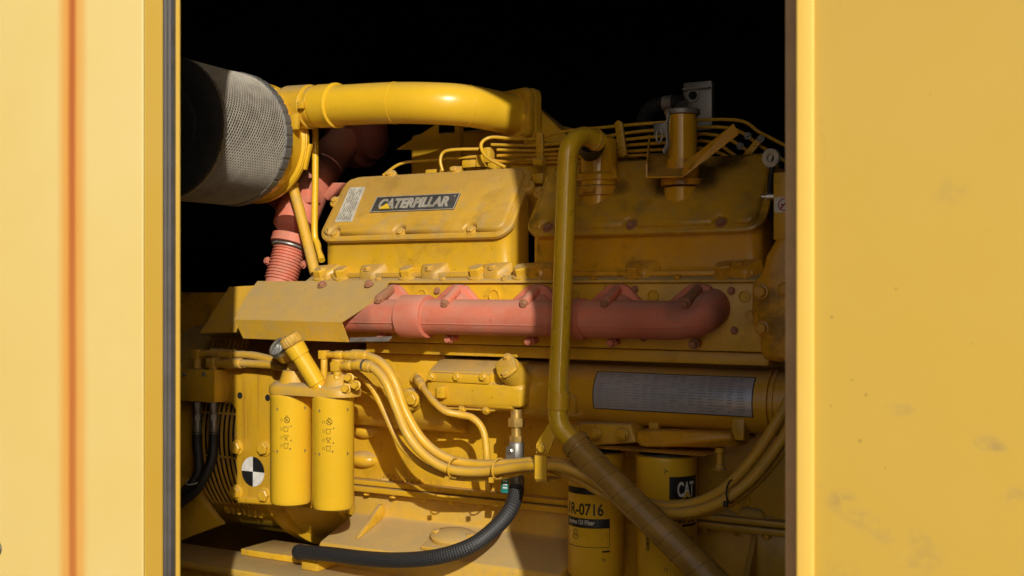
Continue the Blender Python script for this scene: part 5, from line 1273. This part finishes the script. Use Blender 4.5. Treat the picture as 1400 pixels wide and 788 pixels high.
# right rim: rubber ring with notches
def notched(o0, ts, mat, keep):
    rings = []
    for t, r in ts: rings.append([o0 + AX*t + (ea*math.cos(2*PI*i/216) + eb*math.sin(2*PI*i/216))*(r - (.0025 if i % 6 == 0 and keep else 0)) for i in range(216)])
    m = MB(); m.loft(rings, False, False); m.build('rim_ring', M[mat], af, smooth=30)
notched(W2, [(-.020, AR), (-.018, AR+.0038), (.006, AR+.0038), (.010, AR-.002), (.010, AR-.03)], 'rimgrey', True)
notched(W1, [(.008, AR+.0005), (.008, AR+.0035), (.020, AR+.0030), (.020, AR+.0005)], 'rimgrey', True)
m = MB(); m.lathe(W2, AX, [(.006, AR-.018), (.012, AR-.010), (.05, AR-.012), (.075, AR-.016), (.080, AR-.010), (.092, AR-.010), (.097, AR-.018), (.13, AR-.04), (.16, AR-.08), (.165, .02)], 64); m.build('bowl', M['yellow_clean'], af, smooth=50)
m = MB(); m.lathe(W2, AX, [(.080, AR-.0085), (.081, AR-.0065), (.091, AR-.0065), (.092, AR-.0085)], 64, False); m.build('clamp_band', M['yellow_clean'], af)
a = math.radians(-70); e = ea*math.cos(a) + eb*math.sin(a)
for sg in (-1, 1):
    a = math.radians(sg*105); e = ea*math.cos(a) + eb*math.sin(a); f = AX.cross(e)
    c0 = W2 + AX*.086 + e*(AR-.004); m = MB(); m.hull([c0 + AX*t + f*s_2 + e*q for t in (-.006, .006) for s_2 in (-.03, .03) for q in (-.002, .005)]); m.build('clamp_latch', M['yellow_clean'], af, bevel=.002)
# outlet from the bowl into the intake pipe
m = MB(); m.tube([P_ for P_ in (W2 + AX*.11 + Vector((0,0,.06)), L(376, 148, .00), L(392, 148.5, -.018))], .046, 32, 5); m.build('outlet_neck', M['yellow'], af, smooth=60)

# ------------------------------------------------------------------ finish: put every thing's origin at its base, turn the genset
bpy.context.view_layer.update()
Rz = Matrix.Rotation(ROT, 4, 'Z')
for t in THINGS:
    lo = Vector((1e9,)*3); hi = -lo
    def walk(o, mtx):
        global lo, hi
        for ch in o.children:
            mm_ = mtx @ ch.matrix_basis
            if ch.type == 'MESH':
                for c in ch.bound_box:
                    p = mm_ @ Vector(c)
                    for i in range(3): lo[i] = min(lo[i], p[i]); hi[i] = max(hi[i], p[i])
            walk(ch, mm_)
    walk(t, Matrix.Identity(4))
    b0 = Vector(((lo.x+hi.x)/2, (lo.y+hi.y)/2, lo.z))
    for ch in t.children: ch.location = ch.location - b0
    t.location = ORI + (Rz @ b0)
    t.rotation_euler = (0, 0, ROT)

# ------------------------------------------------------------------ light
el, az = math.radians(23), math.radians(10)
tosun = Vector((math.sin(az)*math.cos(el), -math.cos(az)*math.cos(el), math.sin(el)))
sd = bpy.data.lights.new('sun', 'SUN'); sd.energy = 3.6; sd.angle = math.radians(0.53); sd.color = (1.0, 0.945, 0.83)
so = bpy.data.objects.new('sun', sd); C.objects.link(so); so.rotation_euler = tosun.to_track_quat('Z', 'Y').to_euler(); so.location = tosun*20
w = bpy.data.worlds.new('World'); sc.world = w; w.use_nodes = True
nt = w.node_tree; bg = nt.nodes['Background']
sky = nt.nodes.new('ShaderNodeTexSky'); sky.sky_type = 'NISHITA'; sky.sun_disc = False; sky.dust_density = 3.5; sky.sun_elevation = el; sky.sun_rotation = math.atan2(tosun.x, tosun.y)
nt.links.new(sky.outputs[0], bg.inputs[0]); bg.inputs[1].default_value = 0.072

# ------------------------------------------------------------------ camera
cd = bpy.data.cameras.new('camera'); cd.sensor_width = 36; cd.lens = 36*F/1400; cd.clip_start = 0.05; cd.clip_end = 500
cd.dof.use_dof = True; cd.dof.focus_distance = 2.38; cd.dof.aperture_fstop = 9.0
co = bpy.data.objects.new('camera', cd); C.objects.link(co); co.location = (0, 0, HC); co.rotation_euler = (math.radians(90), 0, 0)
sc.camera = co
sc.view_settings.view_transform = 'Standard'; sc.view_settings.look = 'None'; sc.view_settings.exposure = 0.0; sc.view_settings.gamma = 1.0
sc.cycles.use_denoising = True
try: sc.cycles.denoiser = 'OPENIMAGEDENOISE'
except Exception: pass
sc.cycles.max_bounces = 10; sc.cycles.diffuse_bounces = 6; sc.cycles.glossy_bounces = 5
sc.cycles.sample_clamp_indirect = 6.0
